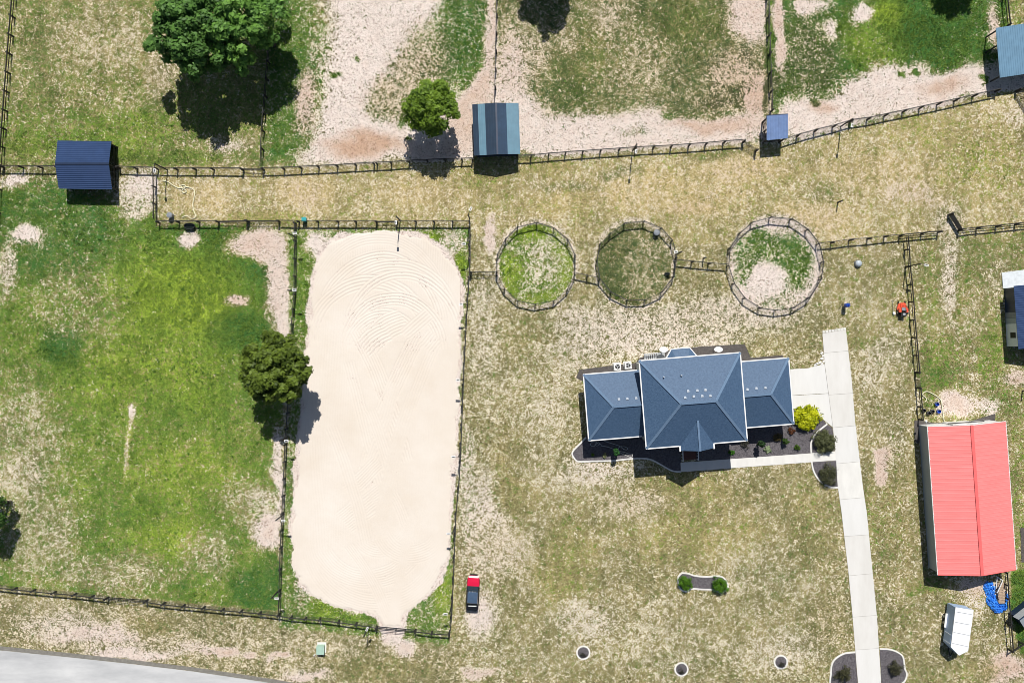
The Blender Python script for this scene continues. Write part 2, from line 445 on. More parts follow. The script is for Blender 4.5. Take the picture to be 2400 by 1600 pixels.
    B(1300,1300,70,110, g=.28, s=.24, y=.4); B(1460,1160,80,40, s=.52, o=.3); B(1450,1440,200,70, s=.44, g=.12); B(1550,1500,240,50, s=.46, g=.15); B(1340,1420,70,50,s=.55)
    B(1120,1510,130,50, s=.42, g=.15); B(1090,1545,60,16, s=.75, o=.4); B(1800,1490,100,60, s=.52, g=.1); B(1750,1320,130,100, s=.44, g=.16); B(1870,1190,60,110, g=.24, s=.26); B(1900,1420,50,80, s=.4,o=.3)
    B(2050,1240,60,220, g=.22, s=.3, y=.35); B(2040,700,80,80, g=.24, s=.3, y=.35); B(2030,800,60,60, s=.5, g=.15); B(2000,860,30,40, s=.5); B(1985,770,50,20, s=.3, g=.3); B(2120,900,14,120, s=.6,o=.2); B(1960,640,90,80, s=.36, g=.18, y=.35); B(1980,690,70,40, s=.4,g=.2)
    R([(2010,1030),(2045,1030),(2048,1115),(2012,1115)], 4, True, s=.92, g=0, o=.55)
    B(2050,1010,22,60, s=.5,g=.15); B(2040,1220,40,100, g=.25, s=.28, y=.3); B(2060,1400,50,120, s=.36, g=.18); B(2000,1170,26,60, g=.3, s=.25)
    R([(2110,545),(2360,530),(2360,960),(2120,970)], 8, False, g=.34, s=.28, y=.3)
    B(2185,640,20,120, s=.6, g=.05, y=.2); B(2240,800,22,120, s=.4, g=.2); B(2150,850,40,70, g=.5, s=.12); B(2280,800,40,70, g=.5, s=.15); B(2200,930,46,26, s=1.0, g=0, o=.35, y=.9); B(2300,640,40,60, s=.45, g=.2); B(2260,930,40,14, s=.7); B(2330,870,30,20, s=.7,o=.5)
    R([(2318,960),(2600,960),(2600,1320),(2330,1320)], 6, False, g=.35, s=.28, y=.4)
    R([(2322,1310),(2600,1300),(2600,1480),(2345,1500),(2322,1400)], 4, False, g=.98, s=0, y=.15)
    B(2250,1355,70,26, s=.85, g=.05, o=.45, y=.6); B(2240,1390,40,40, s=.6, y=.6); B(2140,1350,60,22, g=.4, s=.2); B(2310,1540,60,36, s=.95, g=.05, o=.65); B(2130,1560,60,30, g=.3, s=.3); B(2250,1540,60,30, g=.3,s=.3,y=.4)
    # --- verge by the road
    R([(-200,1330),(0,1375),(300,1395),(640,1440),(870,1470),(1030,1490),(1075,1568),(1075,1800),(-200,1800)], 5, False, g=.12, s=.42, y=.2, o=.25)
    B(240,1455,150,30, s=.75, g=.05, o=.3); B(120,1430,90,24, s=.6, o=.2); B(300,1500,110,14, s=.85, g=.02); B(340,1440,60,24, g=.25, s=.25); B(600,1460,120,30, s=.45); B(500,1495,46,9, s=1.1, g=0, o=.5); B(575,1500,22,9, s=1.1, g=0, o=.5); B(640,1512,20,6, s=1, g=0, o=.5)
    B(880,1530,130,30, g=.26, s=.24); B(760,1470,90,24, g=.15, s=.45); B(930,1480,22,30, 30, s=.95, g=0); B(700,1548,60,10, s=.85,o=.3); B(440,1490,60,16,s=.65,o=.3)
    # --- round pens
    def ell(cx, cy, rx, ry, **kw):
        q = np.sqrt(((X - cx) / rx) ** 2 + ((Y - cy) / ry) ** 2)
        m_ = sstep(1.04, 0.97, q)
        mixin(m_, kw)
        return m_
    for cx, cy, rx, ry in ((1232,608,96,104),(1456,606,96,106),(1782,608,112,118)):
        ell(cx, cy, rx, ry, s=.62, g=.03, y=.3, o=.15)
    p1 = ell(1232,608,85,92, g=.68, s=.5, y=.35, o=0)
    for b_ in ((1225,530,60,26,.85,.25),(1300,620,30,70,.7,.45),(1165,640,26,60,.8,.3),(1240,690,60,20,.7,.4)): B(*b_[:4], clip=p1, g=b_[4], s=b_[5], y=.6)
    B(1245,610,40,56, clip=p1, g=.5, s=.54, y=.3)
    p2 = ell(1456,606,85,94, g=.52, s=.34, y=.15, o=.4)
    B(1500,620,44,70, clip=p2, g=.42, s=.44, o=.3); B(1405,650,40,60, clip=p2, g=.74, s=.24, y=.1); B(1420,550,50,40, clip=p2, g=.6, s=.3, y=.1)
    p3 = ell(1782,608,103,108, g=.12, s=.86, y=.1, o=.15)
    B(1765,566,84,44, clip=p3, g=.85, s=.42, y=.1); B(1830,600,44,74, clip=p3, g=.88, s=.36, y=.1); B(1712,605,30,56, clip=p3, g=.75, s=.5)
    B(1770,640,40,26, clip=p3, s=.82, g=.1, o=0, y=.2); B(1790,690,70,20, clip=p3, g=.4, s=.62)
    # --- weeds round the arena
    R([(662,528),(1078,522),(1072,640),(1062,800),(1030,1480),(640,1440),(650,1200),(668,900)], 4, False, g=.6, s=.4, y=.25, o=.1)
    B(690,640,26,130, g=.82, s=.2); B(1050,590,26,60, g=.6, s=.5); B(1062,610,12,36, g=.95, s=.05, y=.7); B(985,543,30,10, g=.95, s=.1, y=.6); B(735,560,26,30, s=.9,g=.15); B(1030,560,30,30, s=.62,g=.4)
    B(985,1410,50,40, g=.66, s=.42); B(740,1385,40,30, g=.85, s=.2, y=.5); B(820,1412,60,14, g=.85, s=.15); B(690,1340,24,40, s=.6, g=.5); B(905,1450,28,26, s=1.1, g=0); B(1020,1360,24,60, g=.7,s=.3,y=.6)
    B(655,1300,14,90, g=.7, s=.3)
    sd = poly_sd(X, Y, ARENA)
    mixin(sstep(-3, 3, sd + W1 * 20 + W2 * 12), dict(s=1.1, g=0, y=.05, o=.05))
    # --- worn strips beside fences
    return ch['g'], ch['s'], ch['y'], ch['o']

def px_of(x, y):
    return (x * M + 1200.0) / 1.020408, (800.0 - y * M) / 1.020408

# ------------------------------------------------------------------ ground sheet
def ground():
    def axis(lo, hi, st, far):
        a = list(np.arange(lo, hi + 1e-6, st))
        w, d = [], 1.5
        x = hi
        while x < far:
            x += d; d *= 1.7; w.append(x)
        v, d = [], 1.5
        x = lo
        while x > -far:
            x -= d; d *= 1.7; v.append(x)
        return np.array(v[::-1] + a + w)
    xs = axis(-79, 79, 0.36, 2800); ys = axis(-55, 55, 0.36, 2800)
    X, Y = np.meshgrid(xs, ys)
    px, py = px_of(X, Y)
    px = np.clip(px, -400, 2800); py = np.clip(py, -300, 1900)
    gm, s, yw, o = masks(px, py)
    inner = (np.abs(X) < 79.5) & (np.abs(Y) < 55.5)
    Z = (fbm(X, Y, 1.3, 71, 3) - 0.5) * 0.07 * inner
    n = X.size
    co = np.empty((n, 3), np.float32)
    co[:, 0] = X.ravel(); co[:, 1] = Y.ravel(); co[:, 2] = Z.ravel()
    h, w = X.shape
    idx = np.arange(n).reshape(h, w)
    q = np.stack([idx[:-1, :-1], idx[:-1, 1:], idx[1:, 1:], idx[1:, :-1]], -1).reshape(-1, 4)
    me = bpy.data.meshes.new('ground')
    me.vertices.add(n); me.vertices.foreach_set('co', co.ravel())
    me.loops.add(q.size); me.loops.foreach_set('vertex_index', q.ravel().astype(np.int32))
    me.polygons.add(len(q)); me.polygons.foreach_set('loop_start', np.arange(0, q.size, 4, dtype=np.int32))
    me.polygons.foreach_set('use_smooth', np.ones(len(q), bool))
    me.update(calc_edges=True)
    at = me.color_attributes.new('cover', 'FLOAT_COLOR', 'POINT')
    buf = np.stack([gm, s, yw, o], -1).astype(np.float32)
    at.data.foreach_set('color', buf.ravel())
    # material
    m, nt, bs = new_mat('pasture_ground')
    N, L = nt.nodes, nt.links
    geo = N.new('ShaderNodeNewGeometry'); pos = geo.outputs['Position']
    cov = N.new('ShaderNodeAttribute'); cov.attribute_name = 'cover'
    sep = N.new('ShaderNodeSeparateColor'); L.new(cov.outputs['Color'], sep.inputs[0])
    G, S, Yw, O = sep.outputs[0], sep.outputs[1], sep.outputs[2], cov.outputs['Alpha']
    def noise(sc, det, ro, off, dist=0.0):
        mp = N.new('ShaderNodeMapping'); mp.inputs['Location'].default_value = (off, off * 1.7, off * 0.3)
        L.new(pos, mp.inputs['Vector'])
        t = N.new('ShaderNodeTexNoise'); t.inputs['Scale'].default_value = sc; t.inputs['Detail'].default_value = det
        t.inputs['Roughness'].default_value = ro; t.inputs['Distortion'].default_value = dist
        L.new(mp.outputs[0], t.inputs['Vector'])
        return t.outputs['Fac']
    def mth(op, a, b=None, c=None):
        t = N.new('ShaderNodeMath'); t.operation = op
        for i, q_ in enumerate((a, b, c)):
            if q_ is None: continue
            if hasattr(q_, 'links'): L.new(q_, t.inputs[i])
            else: t.inputs[i].default_value = q_
        return t.outputs[0]
    def rng_(v, a, b, c=0.0, d=1.0):
        t = N.new('ShaderNodeMapRange'); t.inputs['From Min'].default_value = a; t.inputs['From Max'].default_value = b
        t.inputs['To Min'].default_value = c; t.inputs['To Max'].default_value = d
        L.new(v, t.inputs['Value']); return t.outputs[0]
    def mix(f, a, b, mode='MIX'):
        t = N.new('ShaderNodeMix'); t.data_type = 'RGBA'; t.blend_type = mode
        for i, q_ in ((0, f), (6, a), (7, b)):
            if hasattr(q_, 'links'): L.new(q_, t.inputs[i])
            elif i == 0: t.inputs[0].default_value = q_
            else: t.inputs[i].default_value = (*q_, 1)
        return t.outputs[2]
    nb = noise(0.16, 4, 0.6, 3.1)
    nm = noise(0.9, 4, 0.6, 11.7, 0.6)
    nf = noise(2.6, 3, 0.62, 23.3, 1.5)
    nv = noise(8.0, 2, 0.5, 41.9)
    # sand flecks
    t = mth('ADD', S, mth('MULTIPLY', mth('SUBTRACT', nm, 0.5), 0.75))
    t = mth('ADD', t, mth('MULTIPLY', mth('SUBTRACT', nb, 0.5), 0.4))
    t = mth('ADD', t, mth('MULTIPLY', mth('SUBTRACT', nf, 0.5), 2.6))
    ms = rng_(t, 0.47, 0.62)
    t2 = mth('ADD', G, mth('MULTIPLY', mth('SUBTRACT', nm, 0.5), -0.9))
    t2 = mth('ADD', t2, mth('MULTIPLY', mth('SUBTRACT', noise(2.2, 3, 0.62, 67.0, 1.2), 0.5), 2.3))
    mg = rng_(t2, 0.30, 0.66)
    yn = mth('ADD', Yw, mth('MULTIPLY', mth('SUBTRACT', nm, 0.5), 0.8))
    yn = mth('ADD', yn, mth('MULTIPLY', mth('SUBTRACT', nb, 0.5), 1.2))
    dry = mix(rng_(yn, 0.15, 0.95), (0.246, 0.228, 0.105), (0.58, 0.468, 0.222))
    dry = mix(rng_(nf, 0.33, 0.66), mix(1.0, dry, (0.55, 0.54, 0.52), 'MULTIPLY'), mix(1.0, dry, (1.34, 1.32, 1.30), 'MULTIPLY'))
    dk = noise(4.2, 2, 0.5, 131.0, 1.0)
    dry = mix(rng_(dk, 0.38, 0.47), mix(1.0, dry, (0.46, 0.45, 0.39), 'MULTIPLY'), dry)
    gv = mth('ADD', mth('MULTIPLY', nm, 0.5), mth('MULTIPLY', nb, 0.5))
    gv = mth('ADD', gv, mth('MULTIPLY', mth('SUBTRACT', Yw, 0.25), 0.75))
    grn = mix(rng_(gv, 0.34, 0.86), (0.056, 0.150, 0.034), (0.285, 0.400, 0.044))
    grn = mix(rng_(O, 0.13, 0.5), grn, mix(rng_(gv, 0.34, 0.86), (0.075, 0.088, 0.040), (0.19, 0.20, 0.075)))
    grn = mix(rng_(nv, 0.3, 0.7), mix(1.0, grn, (0.55, 0.6, 0.55), 'MULTIPLY'), mix(1.0, grn, (1.5, 1.4, 1.4), 'MULTIPLY'))
    sand = mix(rng_(mth('ADD', mth('ADD', O, mth('MULTIPLY', rng_(S, 0.85, 1.0), 0.12)), mth('MULTIPLY', mth('SUBTRACT', nm, 0.5), 0.7)), 0.1, 0.95), (0.77, 0.68, 0.615), (0.56, 0.38, 0.27))
    sand = mix(rng_(S, 0.46, 0.72), mix(rng_(O, 0.1, 0.9), (0.74, 0.685, 0.53), (0.66, 0.48, 0.31)), sand)
    hoof = noise(2.4, 3, 0.6, 87.0, 2.0)
    sand = mix(rng_(hoof, 0.36, 0.47), mix(1.0, sand, (0.52, 0.46, 0.43), 'MULTIPLY'), sand)
    sand = mix(rng_(nv, 0.32, 0.5), mix(1.0, sand, (0.80, 0.78, 0.76), 'MULTIPLY'), sand)
    c = mix(mg, dry, grn)
    mps = N.new('ShaderNodeMapping'); mps.inputs['Scale'].default_value = (0.9, 0.09, 1); mps.inputs['Rotation'].default_value = (0, 0, 0.06); L.new(pos, mps.inputs['Vector'])
    stn = N.new('ShaderNodeTexNoise'); stn.inputs['Scale'].default_value = 1.0; stn.inputs['Detail'].default_value = 3; L.new(mps.outputs[0], stn.inputs['Vector'])
    c = mix(rng_(stn.outputs['Fac'], 0.35, 0.65), mix(1.0, c, (0.86, 0.87, 0.86), 'MULTIPLY'), mix(1.0, c, (1.12, 1.10, 1.10), 'MULTIPLY'))
    c = mix(ms, c, sand)
    L.new(c, bs.inputs['Base Color'])
    bs.inputs['Roughness'].default_value = 0.95
    bs.inputs['Specular IOR Level'].default_value = 0.1
    hgt = mth('ADD', mth('MULTIPLY', nf, 0.7), mth('MULTIPLY', nv, 0.35))
    hgt = mth('ADD', hgt, mth('MULTIPLY', ms, -0.12))
    hgt = mth('ADD', hgt, mth('MULTIPLY', hoof, 0.5))
    b = N.new('ShaderNodeBump'); b.inputs['Strength'].default_value = 0.9; b.inputs['Distance'].default_value = 0.16
    L.new(hgt, b.inputs['Height']); L.new(b.outputs[0], bs.inputs['Normal'])
    me.materials.append(m)
    ob = bpy.data.objects.new('ground', me); COL.objects.link(ob); structure(ob)

ground()

# ------------------------------------------------------------------ areas kept clear of grass
def S(l):  # photograph pixels -> ground
    return [g(*p) for p in l]

DRIVE_L = [(1927.5,783),(1932.6,852),(1952,1001.5),(1959,1072),(1963,1138),(1972,1200),(1989,1348),(1998,1445),(2011,1604),(2040,1900)]
DRIVE_R = [(1982,770.6),(1996,893),(2004,990),(2022,1140),(2031,1200),(2045,1343),(2055,1445),(2065,1604),(2094,1900)]
DRIVE_POLY = DRIVE_L + DRIVE_R[::-1]
APRON = [(1852,865),(1894,862.5),(1932.6,852),(1952,1001.5),(1898,957),(1858,957)]
WALK = [(1594,1083),(1711,1076.6),(1957.7,1056.8),(1959.5,1078),(1595,1105.5)]
BED_LEFT = [(1373,1024.5),(1362.7,1035.7),(1345,1053.6),(1341,1064),(1348,1076),(1357.5,1081),(1389.5,1080),(1434,1079),(1479,1074.4),(1508.6,1073.7),(1528,1077.4),(1550,1089),(1571,1101),(1583,1104),(1595,1105)]
BED_RIGHT_CURB = [(1938.6,993),(1922,1006),(1909,1019),(1902,1032),(1900,1044),(1901,1061)]
BED_LOW_CURB = [(1902,1082.5),(1906,1101.6),(1915,1119),(1928,1132),(1947,1141),(1965,1141.5)]
DUMB = [(1598,1341.6),(1613,1343),(1628.6,1348),(1654,1350.5),(1679.6,1349),(1695,1352),(1705,1366),(1704,1378.6),(1690,1387.5),(1672,1381),(1646,1380),(1621,1378.6),(1608,1385),(1594,1378.6),(1589,1363),(1590,1350)]
ENDBED_L = [(2004,1527),(1978.6,1530),(1958,1542),(1949,1557),(1947,1577.6),(1945,1600),(1950,1625),(2012,1625)]
ENDBED_R = [(2061.5,1519.4),(2088,1521),(2111,1531.6),(2117.6,1544),(2120,1565),(2125,1577.5),(2120,1594),(2106,1602),(2066,1604)]
ROAD_TOP = [(-600,1458),(-200,1492),(0,1513),(150,1528),(300,1544),(450,1562),(600,1584),(760,1610),(1000,1652),(1600,1775),(2400,1980)]

# ------------------------------------------------------------------ arena
def arena():
    poly = [g(*D(*p)) for p in ARENA]
    st = 0.1
    xs = np.arange(-34.5, -7.5, st); ys = np.arange(-43, 18.5, st)
    X, Y = np.meshgrid(xs, ys)
    u, v = px_of(X, Y)
    jit = (fbm(X, Y, 1.6, 201) - 0.5) * 1.5 + (fbm(X, Y, 0.4, 207, 2) - 0.5) * 0.5
    sd = poly_sd(X, Y, poly) + jit
    Hh = (fbm(X, Y, 6.0, 211) - 0.5) * 0.05 + (fbm(X, Y, 0.6, 219, 2) - 0.5) * 0.008
    groove = 0.003 * np.cos(2 * np.pi * (u + 0.05 * v + 8 * fbm(u, v, 200, 5)) / 5.6)
    def put(mask, val):
        nonlocal groove
        groove = groove * (1 - mask) + val * mask
    def teeth(r, lam):
        c = 0.5 + 0.5 * np.cos(2 * np.pi * r / lam)
        return -(c ** 3)
    def arc(cx, cy, r0, r1, a0, a1, amp, lam=6.2, ex=1.0):
        dx, dy = (u - cx) / ex, v - cy
        wob = (fbm(u, v, 90, int(cx + cy)) - 0.5) * 7
        r = np.sqrt(dx * dx + dy * dy) + wob
        th = np.degrees(np.arctan2(-dy, dx)) % 360
        m = sstep(r0 - 1.5, r0 + 1, r) * sstep(r1 + 1.5, r1 - 1, r)
        m = m * sstep(a0 - 6, a0 + 6, th) * sstep(a1 + 6, a1 - 6, th)
        fade = 0.55 + 0.6 * fbm(u, v, 45, 3 + int(cx))
        put(m, amp * teeth(r, lam) * fade)
    def line(x0, y0, x1, y1, wd, amp, lam=6.2, bend=0.0):
        L_ = math.hypot(x1 - x0, y1 - y0); ex, ey = (x1 - x0) / L_, (y1 - y0) / L_
        t = (u - x0) * ex + (v - y0) * ey
        d = -(u - x0) * ey + (v - y0) * ex + bend * np.sin(np.pi * t / L_) + (fbm(u, v, 90, int(x0)) - .5) * 6
        m = sstep(wd, wd - 2, np.abs(d)) * sstep(-3, 5, t) * sstep(L_ + 3, L_ - 5, t)
        fade = 0.5 + 0.7 * fbm(u, v, 45, int(y0))
        put(m, amp * teeth(d, lam) * fade)
    # harrow passes: loops at both ends, crossing diagonals between
    arc(868, 745, 182, 212, 0, 180, .010, ex=.82)
    line(1020, 700, 1010, 1250, 20, .006, bend=6); line(735, 700, 705, 1250, 20, .006, bend=-6)
    line(985, 700, 960, 1250, 16, .005); line(775, 720, 735, 1250, 16, .005)
    arc(875, 760, 150, 186, 8, 172, .022, 7.2, ex=.85)
    arc(905, 745, 118, 152, -1, 150, .018, 7.2)
    arc(850, 790, 122, 160, 25, 178, .020, 7.5, ex=.95)
    arc(925, 770, 128, 150, 0, 178, .024, 7.5, ex=.92)
    arc(905, 800, 98, 132, 0, 180, .024, 7.0, ex=.95)
    arc(880, 800, 60, 92, 10, 175, .020, 6.5)
    line(820, 760, 930, 1060, 20, .022, 6.0, 12); line(960, 770, 830, 1130, 20, .024, 6.0, -14); line(1000, 790, 880, 1160, 14, .018, 6.0, -10)
    line(850, 790, 930, 735, 30, .022, 7.0, 10); line(930, 770, 985, 720, 18, .014, 7.0); line(835, 800, 890, 760, 26, .026, 7.5, 6); line(975, 800, 1000, 770, 22, .015, 6.5)
    line(800, 830, 870, 1110, 14, .018); line(905, 880, 800, 1190, 16, .018, 6.0, 8)
    line(800, 1130, 870, 1060, 22, .018, 5.5); line(850, 940, 905, 1150, 16, .015, 5.5, 8)
    line(790, 1200, 880, 1130, 30, .012, 5.5); line(900, 1130, 940, 1260, 16, .014, 5.5, 8); line(810, 1190, 860, 1150, 20, .014, 6)
    arc(865, 1235, 128, 175, 190, 352, .008, 5.6); arc(845, 1225, 80, 128, 205, 330, .010, 5.2, ex=1.1); arc(880, 1200, 44, 82, 215, 355, .009, 5.0)
    arc(945, 1200, 50, 96, 180, 350, .008, 5.5)
    line(950, 900, 870, 1240, 18, .014, 6.2, -8); line(760, 980, 840, 1250, 16, .013, 6.2, 8); line(720, 1000, 740, 1260, 14, .012); line(990, 960, 960, 1230, 14, .012, 6.2, 6)
    line(800, 1250, 900, 1440, 15, .012, 5.0, 10)
    line(945, 1190, 900, 1430, 12, .004, 5.0)
    tr = np.zeros_like(u)
    Z = 0.05 + Hh + groove * 3.0  + (RNG.random(u.shape) - .5) * 0.005
    n = X.size
    inside = sd > 0
    edge = sstep(0.0, 0.7, sd)
    Z = Z * edge + (-0.05) * (1 - edge)
    h, w = X.shape
    idx = np.arange(n).reshape(h, w)
    q = np.stack([idx[:-1, :-1], idx[:-1, 1:], idx[1:, 1:], idx[1:, :-1]], -1).reshape(-1, 4)
    keep = inside.ravel()[q].any(1)
    q = q[keep]
    used = np.unique(q); re = np.full(n, -1); re[used] = np.arange(len(used)); q = re[q]
    co = np.stack([X.ravel()[used], Y.ravel()[used], Z.ravel()[used]], -1).astype(np.float32)
    me = bpy.data.meshes.new('sand_arena')
    me.vertices.add(len(used)); me.vertices.foreach_set('co', co.ravel())
    me.loops.add(q.size); me.loops.foreach_set('vertex_index', q.ravel().astype(np.int32))
    me.polygons.add(len(q)); me.polygons.foreach_set('loop_start', np.arange(0, q.size, 4, dtype=np.int32))
    me.polygons.foreach_set('use_smooth', np.ones(len(q), bool))
    me.update(calc_edges=True)
    me.materials.append(mat('arena_sand', (0.67, 0.588, 0.495), 0.95, scale=0.10, col2=(0.735, 0.672, 0.598), bump=0.2, bscale=6, spec=0.1))
    ob = bpy.data.objects.new('sand_arena', me); COL.objects.link(ob); structure(ob)

arena()

# ------------------------------------------------------------------ road, driveway, walk, beds
def flat(name, poly, z0, z1, m, parent=None):
    return MB().prism(poly, z0, z1).build(name, m, parent)

def strip_between(a, b):
    return a + b[::-1]

road = structure(flat('road', S(strip_between([(x - 0, y + 10) for x, y in ROAD_TOP], [(x, y + 170) for x, y in ROAD_TOP])), -0.3, 0.03, MT['road']))
structure(flat('gutter', S(strip_between(ROAD_TOP, [(x, y + 9.5) for x, y in ROAD_TOP])), -0.3, 0.022, MT['verge']))

drive = structure(flat('driveway', S(DRIVE_POLY), -0.3, 0.04, mat('joint_fill', (0.30, 0.285, 0.26), 0.95)))
ORG[drive.name] = (0, 0, 0)
def lerp_edge(edge, y):
    for (x0, y0), (x1, y1) in zip(edge, edge[1:]):
        if y0 <= y <= y1:
            return x0 + (x1 - x0) * (y - y0) / (y1 - y0)
    return edge[0][0] if y < edge[0][1] else edge[-1][0]
cuts = [(781,772),(827,822),(925,921),(1001.5,997),(1086,1081),(1170,1165),(1256,1252),(1348,1343),(1445,1440.5),(1522,1518),(1604,1602),(1700,1697),(1800,1797),(1895,1893)]
for (a, a2), (b, b2) in zip(cuts, cuts[1:]):
    gl = 0.32
    la, lb = lerp_edge(DRIVE_L, a) , lerp_edge(DRIVE_L, b)
    ra, rb = lerp_edge(DRIVE_R, a2), lerp_edge(DRIVE_R, b2)
    pl = [(la, a + gl)] + [p for p in DRIVE_L if a + 1 < p[1] < b - 1] + [(lb, b - gl), (rb, b2 - gl)] + [p for p in DRIVE_R[::-1] if a2 + 1 < p[1] < b2 - 1] + [(ra, a2 + gl)]
    flat('slab', S(pl), 0.0, 0.07, MT[('concrete2', 'concrete2', 'concrete2', 'concrete3', 'concrete', 'concrete3')[cuts.index((a, a2)) % 6]], drive)
for poly in ([(1852,865),(1894,862.5),(1932,852.5),(1941,921),(1855.5,926)], [(1855.7,927),(1941.2,922),(1951.4,1000.5),(1898,957),(1858,957)]):
    flat('slab', S(poly), 0.0, 0.068, MT['concrete3'], drive)
for i in range(8):
    x = 1928 + i * 6.9; y = 777.5 - i * 1.05
    cx, cy = g(x + 2.8, y)
    MB().box(cx, cy, 0.05, 0.36, 0.30 + 0.06 * random.random(), 0.1, 0.12 + random.uniform(-.08, .08)).build('paver', MT['curb'], drive)
for x, y in ((1926,827),(1929,833.5),(1926,840),(1931,846),(1926,851.5),(1921.5,849),(1915,852),(1911,855)):
    cx, cy = g(x, y)
    MB().box(cx, cy, 0.05, 0.36 + 0.1 * random.random(), 0.3, 0.1, random.uniform(0, 0.6)).build('paver', MT['curb'], drive)

walk = structure(flat('walkway', S(WALK), -0.2, 0.045, MT['curb']))
ORG[walk.name] = (0, 0, 0)
ts = [0, .165, .32, .49, .655, .83, 1.0]
A0, A1, B0, B1 = (1594.3,1083.5), (1957,1057.5), (1595.3,1105), (1959,1078)
for a, b in zip(ts, ts[1:]):
    f = lambda p, q, t: (p[0] + (q[0] - p[0]) * t, p[1] + (q[1] - p[1]) * t)
    e = 0.0012
    flat('slab', S([f(A0, A1, a + e), f(A0, A1, b - e), f(B0, B1, b - e), f(B0, B1, a + e)]), 0.0, 0.075, MT['concrete'], walk)

def curb(pts, parent, closed=False, w=0.22, h=0.12):
    pts = spline(S(pts), 4) if not closed else spline(S(pts + pts[:1]), 4)
    m = MB(); n = len(pts); L_, R_ = [], []
    for i, p in enumerate(pts):
        a = pts[max(i - 1, 0)]; b = pts[min(i + 1, n - 1)]
        if closed and i in (0, n - 1): a, b = pts[-2], pts[1]
        d = Vector((b[0] - a[0], b[1] - a[1])).normalized()
        L_.append((p[0] - d.y * w / 2, p[1] + d.x * w / 2)); R_.append((p[0] + d.y * w / 2, p[1] - d.x * w / 2))
    secs = [[(L_[i][0], L_[i][1], -0.05), (R_[i][0], R_[i][1], -0.05), (R_[i][0], R_[i][1], h), (L_[i][0], L_[i][1], h)] for i in range(n)]
    m.loft(secs)
    return m.build('curb', MT['curb'], parent)

def bed(name, label, poly, curbs, z=0.05, m='mulch'):
    c = g(*poly[0])
    t = thing(name, label, 'garden bed', c[0], c[1], 0)
    MB().prism(S(poly), -0.1, z).build('mulch', MT[m], t)
    for cp, cl in curbs:
        curb(cp, t, cl)
    return t

bed('mulch_bed', 'dark mulch bed left of the porch, edged by a pale curved curb', BED_LEFT + [(1596,1083),(1598,1030),(1480,1000),(1380,1000)], [(BED_LEFT, False)])
bed('mulch_bed', 'dark mulch bed between house wall and front walk, right of the porch', [(1632,1030),(1632,1079.5),(1711,1075.6),(1900.5,1061),(1901,1044),(1902,1032),(1909,1019),(1922,1006),(1938,993),(1898.5,958),(1830,958),(1690,1000)], [(BED_RIGHT_CURB, False)], 0.046)
bed('mulch_bed', 'mulch wedge between curved curb and driveway above the front walk', BED_RIGHT_CURB + [(1956,1056),(1951,1003),(1940,994)], [], 0.051)
bed('mulch_bed', 'mulch bed below the front walk beside the driveway', BED_LOW_CURB + [(1961,1079)], [(BED_LOW_CURB, False)])
bed('mulch_bed', 'dumbbell shaped mulch island on front lawn with two round green shrubs', DUMB, [(DUMB, True)])
bed('mulch_bed', 'mulch bed left of the driveway end by the bottom edge', ENDBED_L, [(ENDBED_L[:7], False)])
bed('mulch_bed', 'mulch bed right of the driveway end by the bottom edge', ENDBED_R, [(ENDBED_R, False)])
bed('mulch_bed', 'narrow dark soil strip along the back of the house', [(1350,885),(1358,866),(1420,858),(1490,850),(1500,838),(1560,822),(1640,812),(1745,806),(1760,838),(1835,832),(1838,850),(1700,870),(1400,910)], [], 0.048, 'soil')
bed('mulch_bed', 'dark soil strip in front of the red barn door end', [(2143,985),(2152,984),(2190,991),(2270,988),(2332,969),(2332,996),(2160,1010),(2152,1040),(2143,1031)], [], 0.048, 'soil')
bed('mulch_bed', 'dark soil plot at the right edge beside the red barn', [(2391,1237),(2440,1230),(2440,1312),(2394,1317)], [], 0.05, 'soil')
for cx, cy, lab in ((1367,1528,'round curbed tree ring on front lawn, leftmost of three'), (1597,1567,'round curbed tree ring lowest of three on the front lawn'), (1829.8,1550,'round curbed tree ring nearest the driveway')):
    ring = [(cx + 15 * math.cos(t * math.pi / 6), cy + 15 * math.sin(t * math.pi / 6)) for t in range(12)]
    t = bed('tree_ring', lab, ring, [(ring, True)])
    t['group'] = 'tree rings on the front lawn'

# ------------------------------------------------------------------ fences
def unit(name, builder, m):
    me_o = builder.build(name, m)
    me = me_o.data
    bpy.data.objects.remove(me_o)
    return me

POST = unit('post', MB().box(0, 0, 0.70, 0.19, 0.19, 1.5), MT['fence'])
RAIL = unit('rail', MB().box(0.5, 0, 0, 1, 0.06, 0.25), mat('sunlit_black_rail', (0.035, 0.034, 0.033), 0.6, var=.4, scale=2))  # black rail painted lighter to carry the sunlight on its top
LOWRAIL = unit('lower_rail', MB().box(0.5, 0, 0, 1, 0.045, 0.13), MT['fence'])
_w = MB()
for i in range(9):
    _w.box(0.5, 0, 0.08 + i * 0.145, 1, 0.009, 0.009)
for i in range(15):
    _w.box((i + 0.5) / 15, 0, 0.66, 0.003, 0.009, 1.22)
WIRE = unit('wire_mesh', _w, MT['wire'])
FENCE_H = 1.38

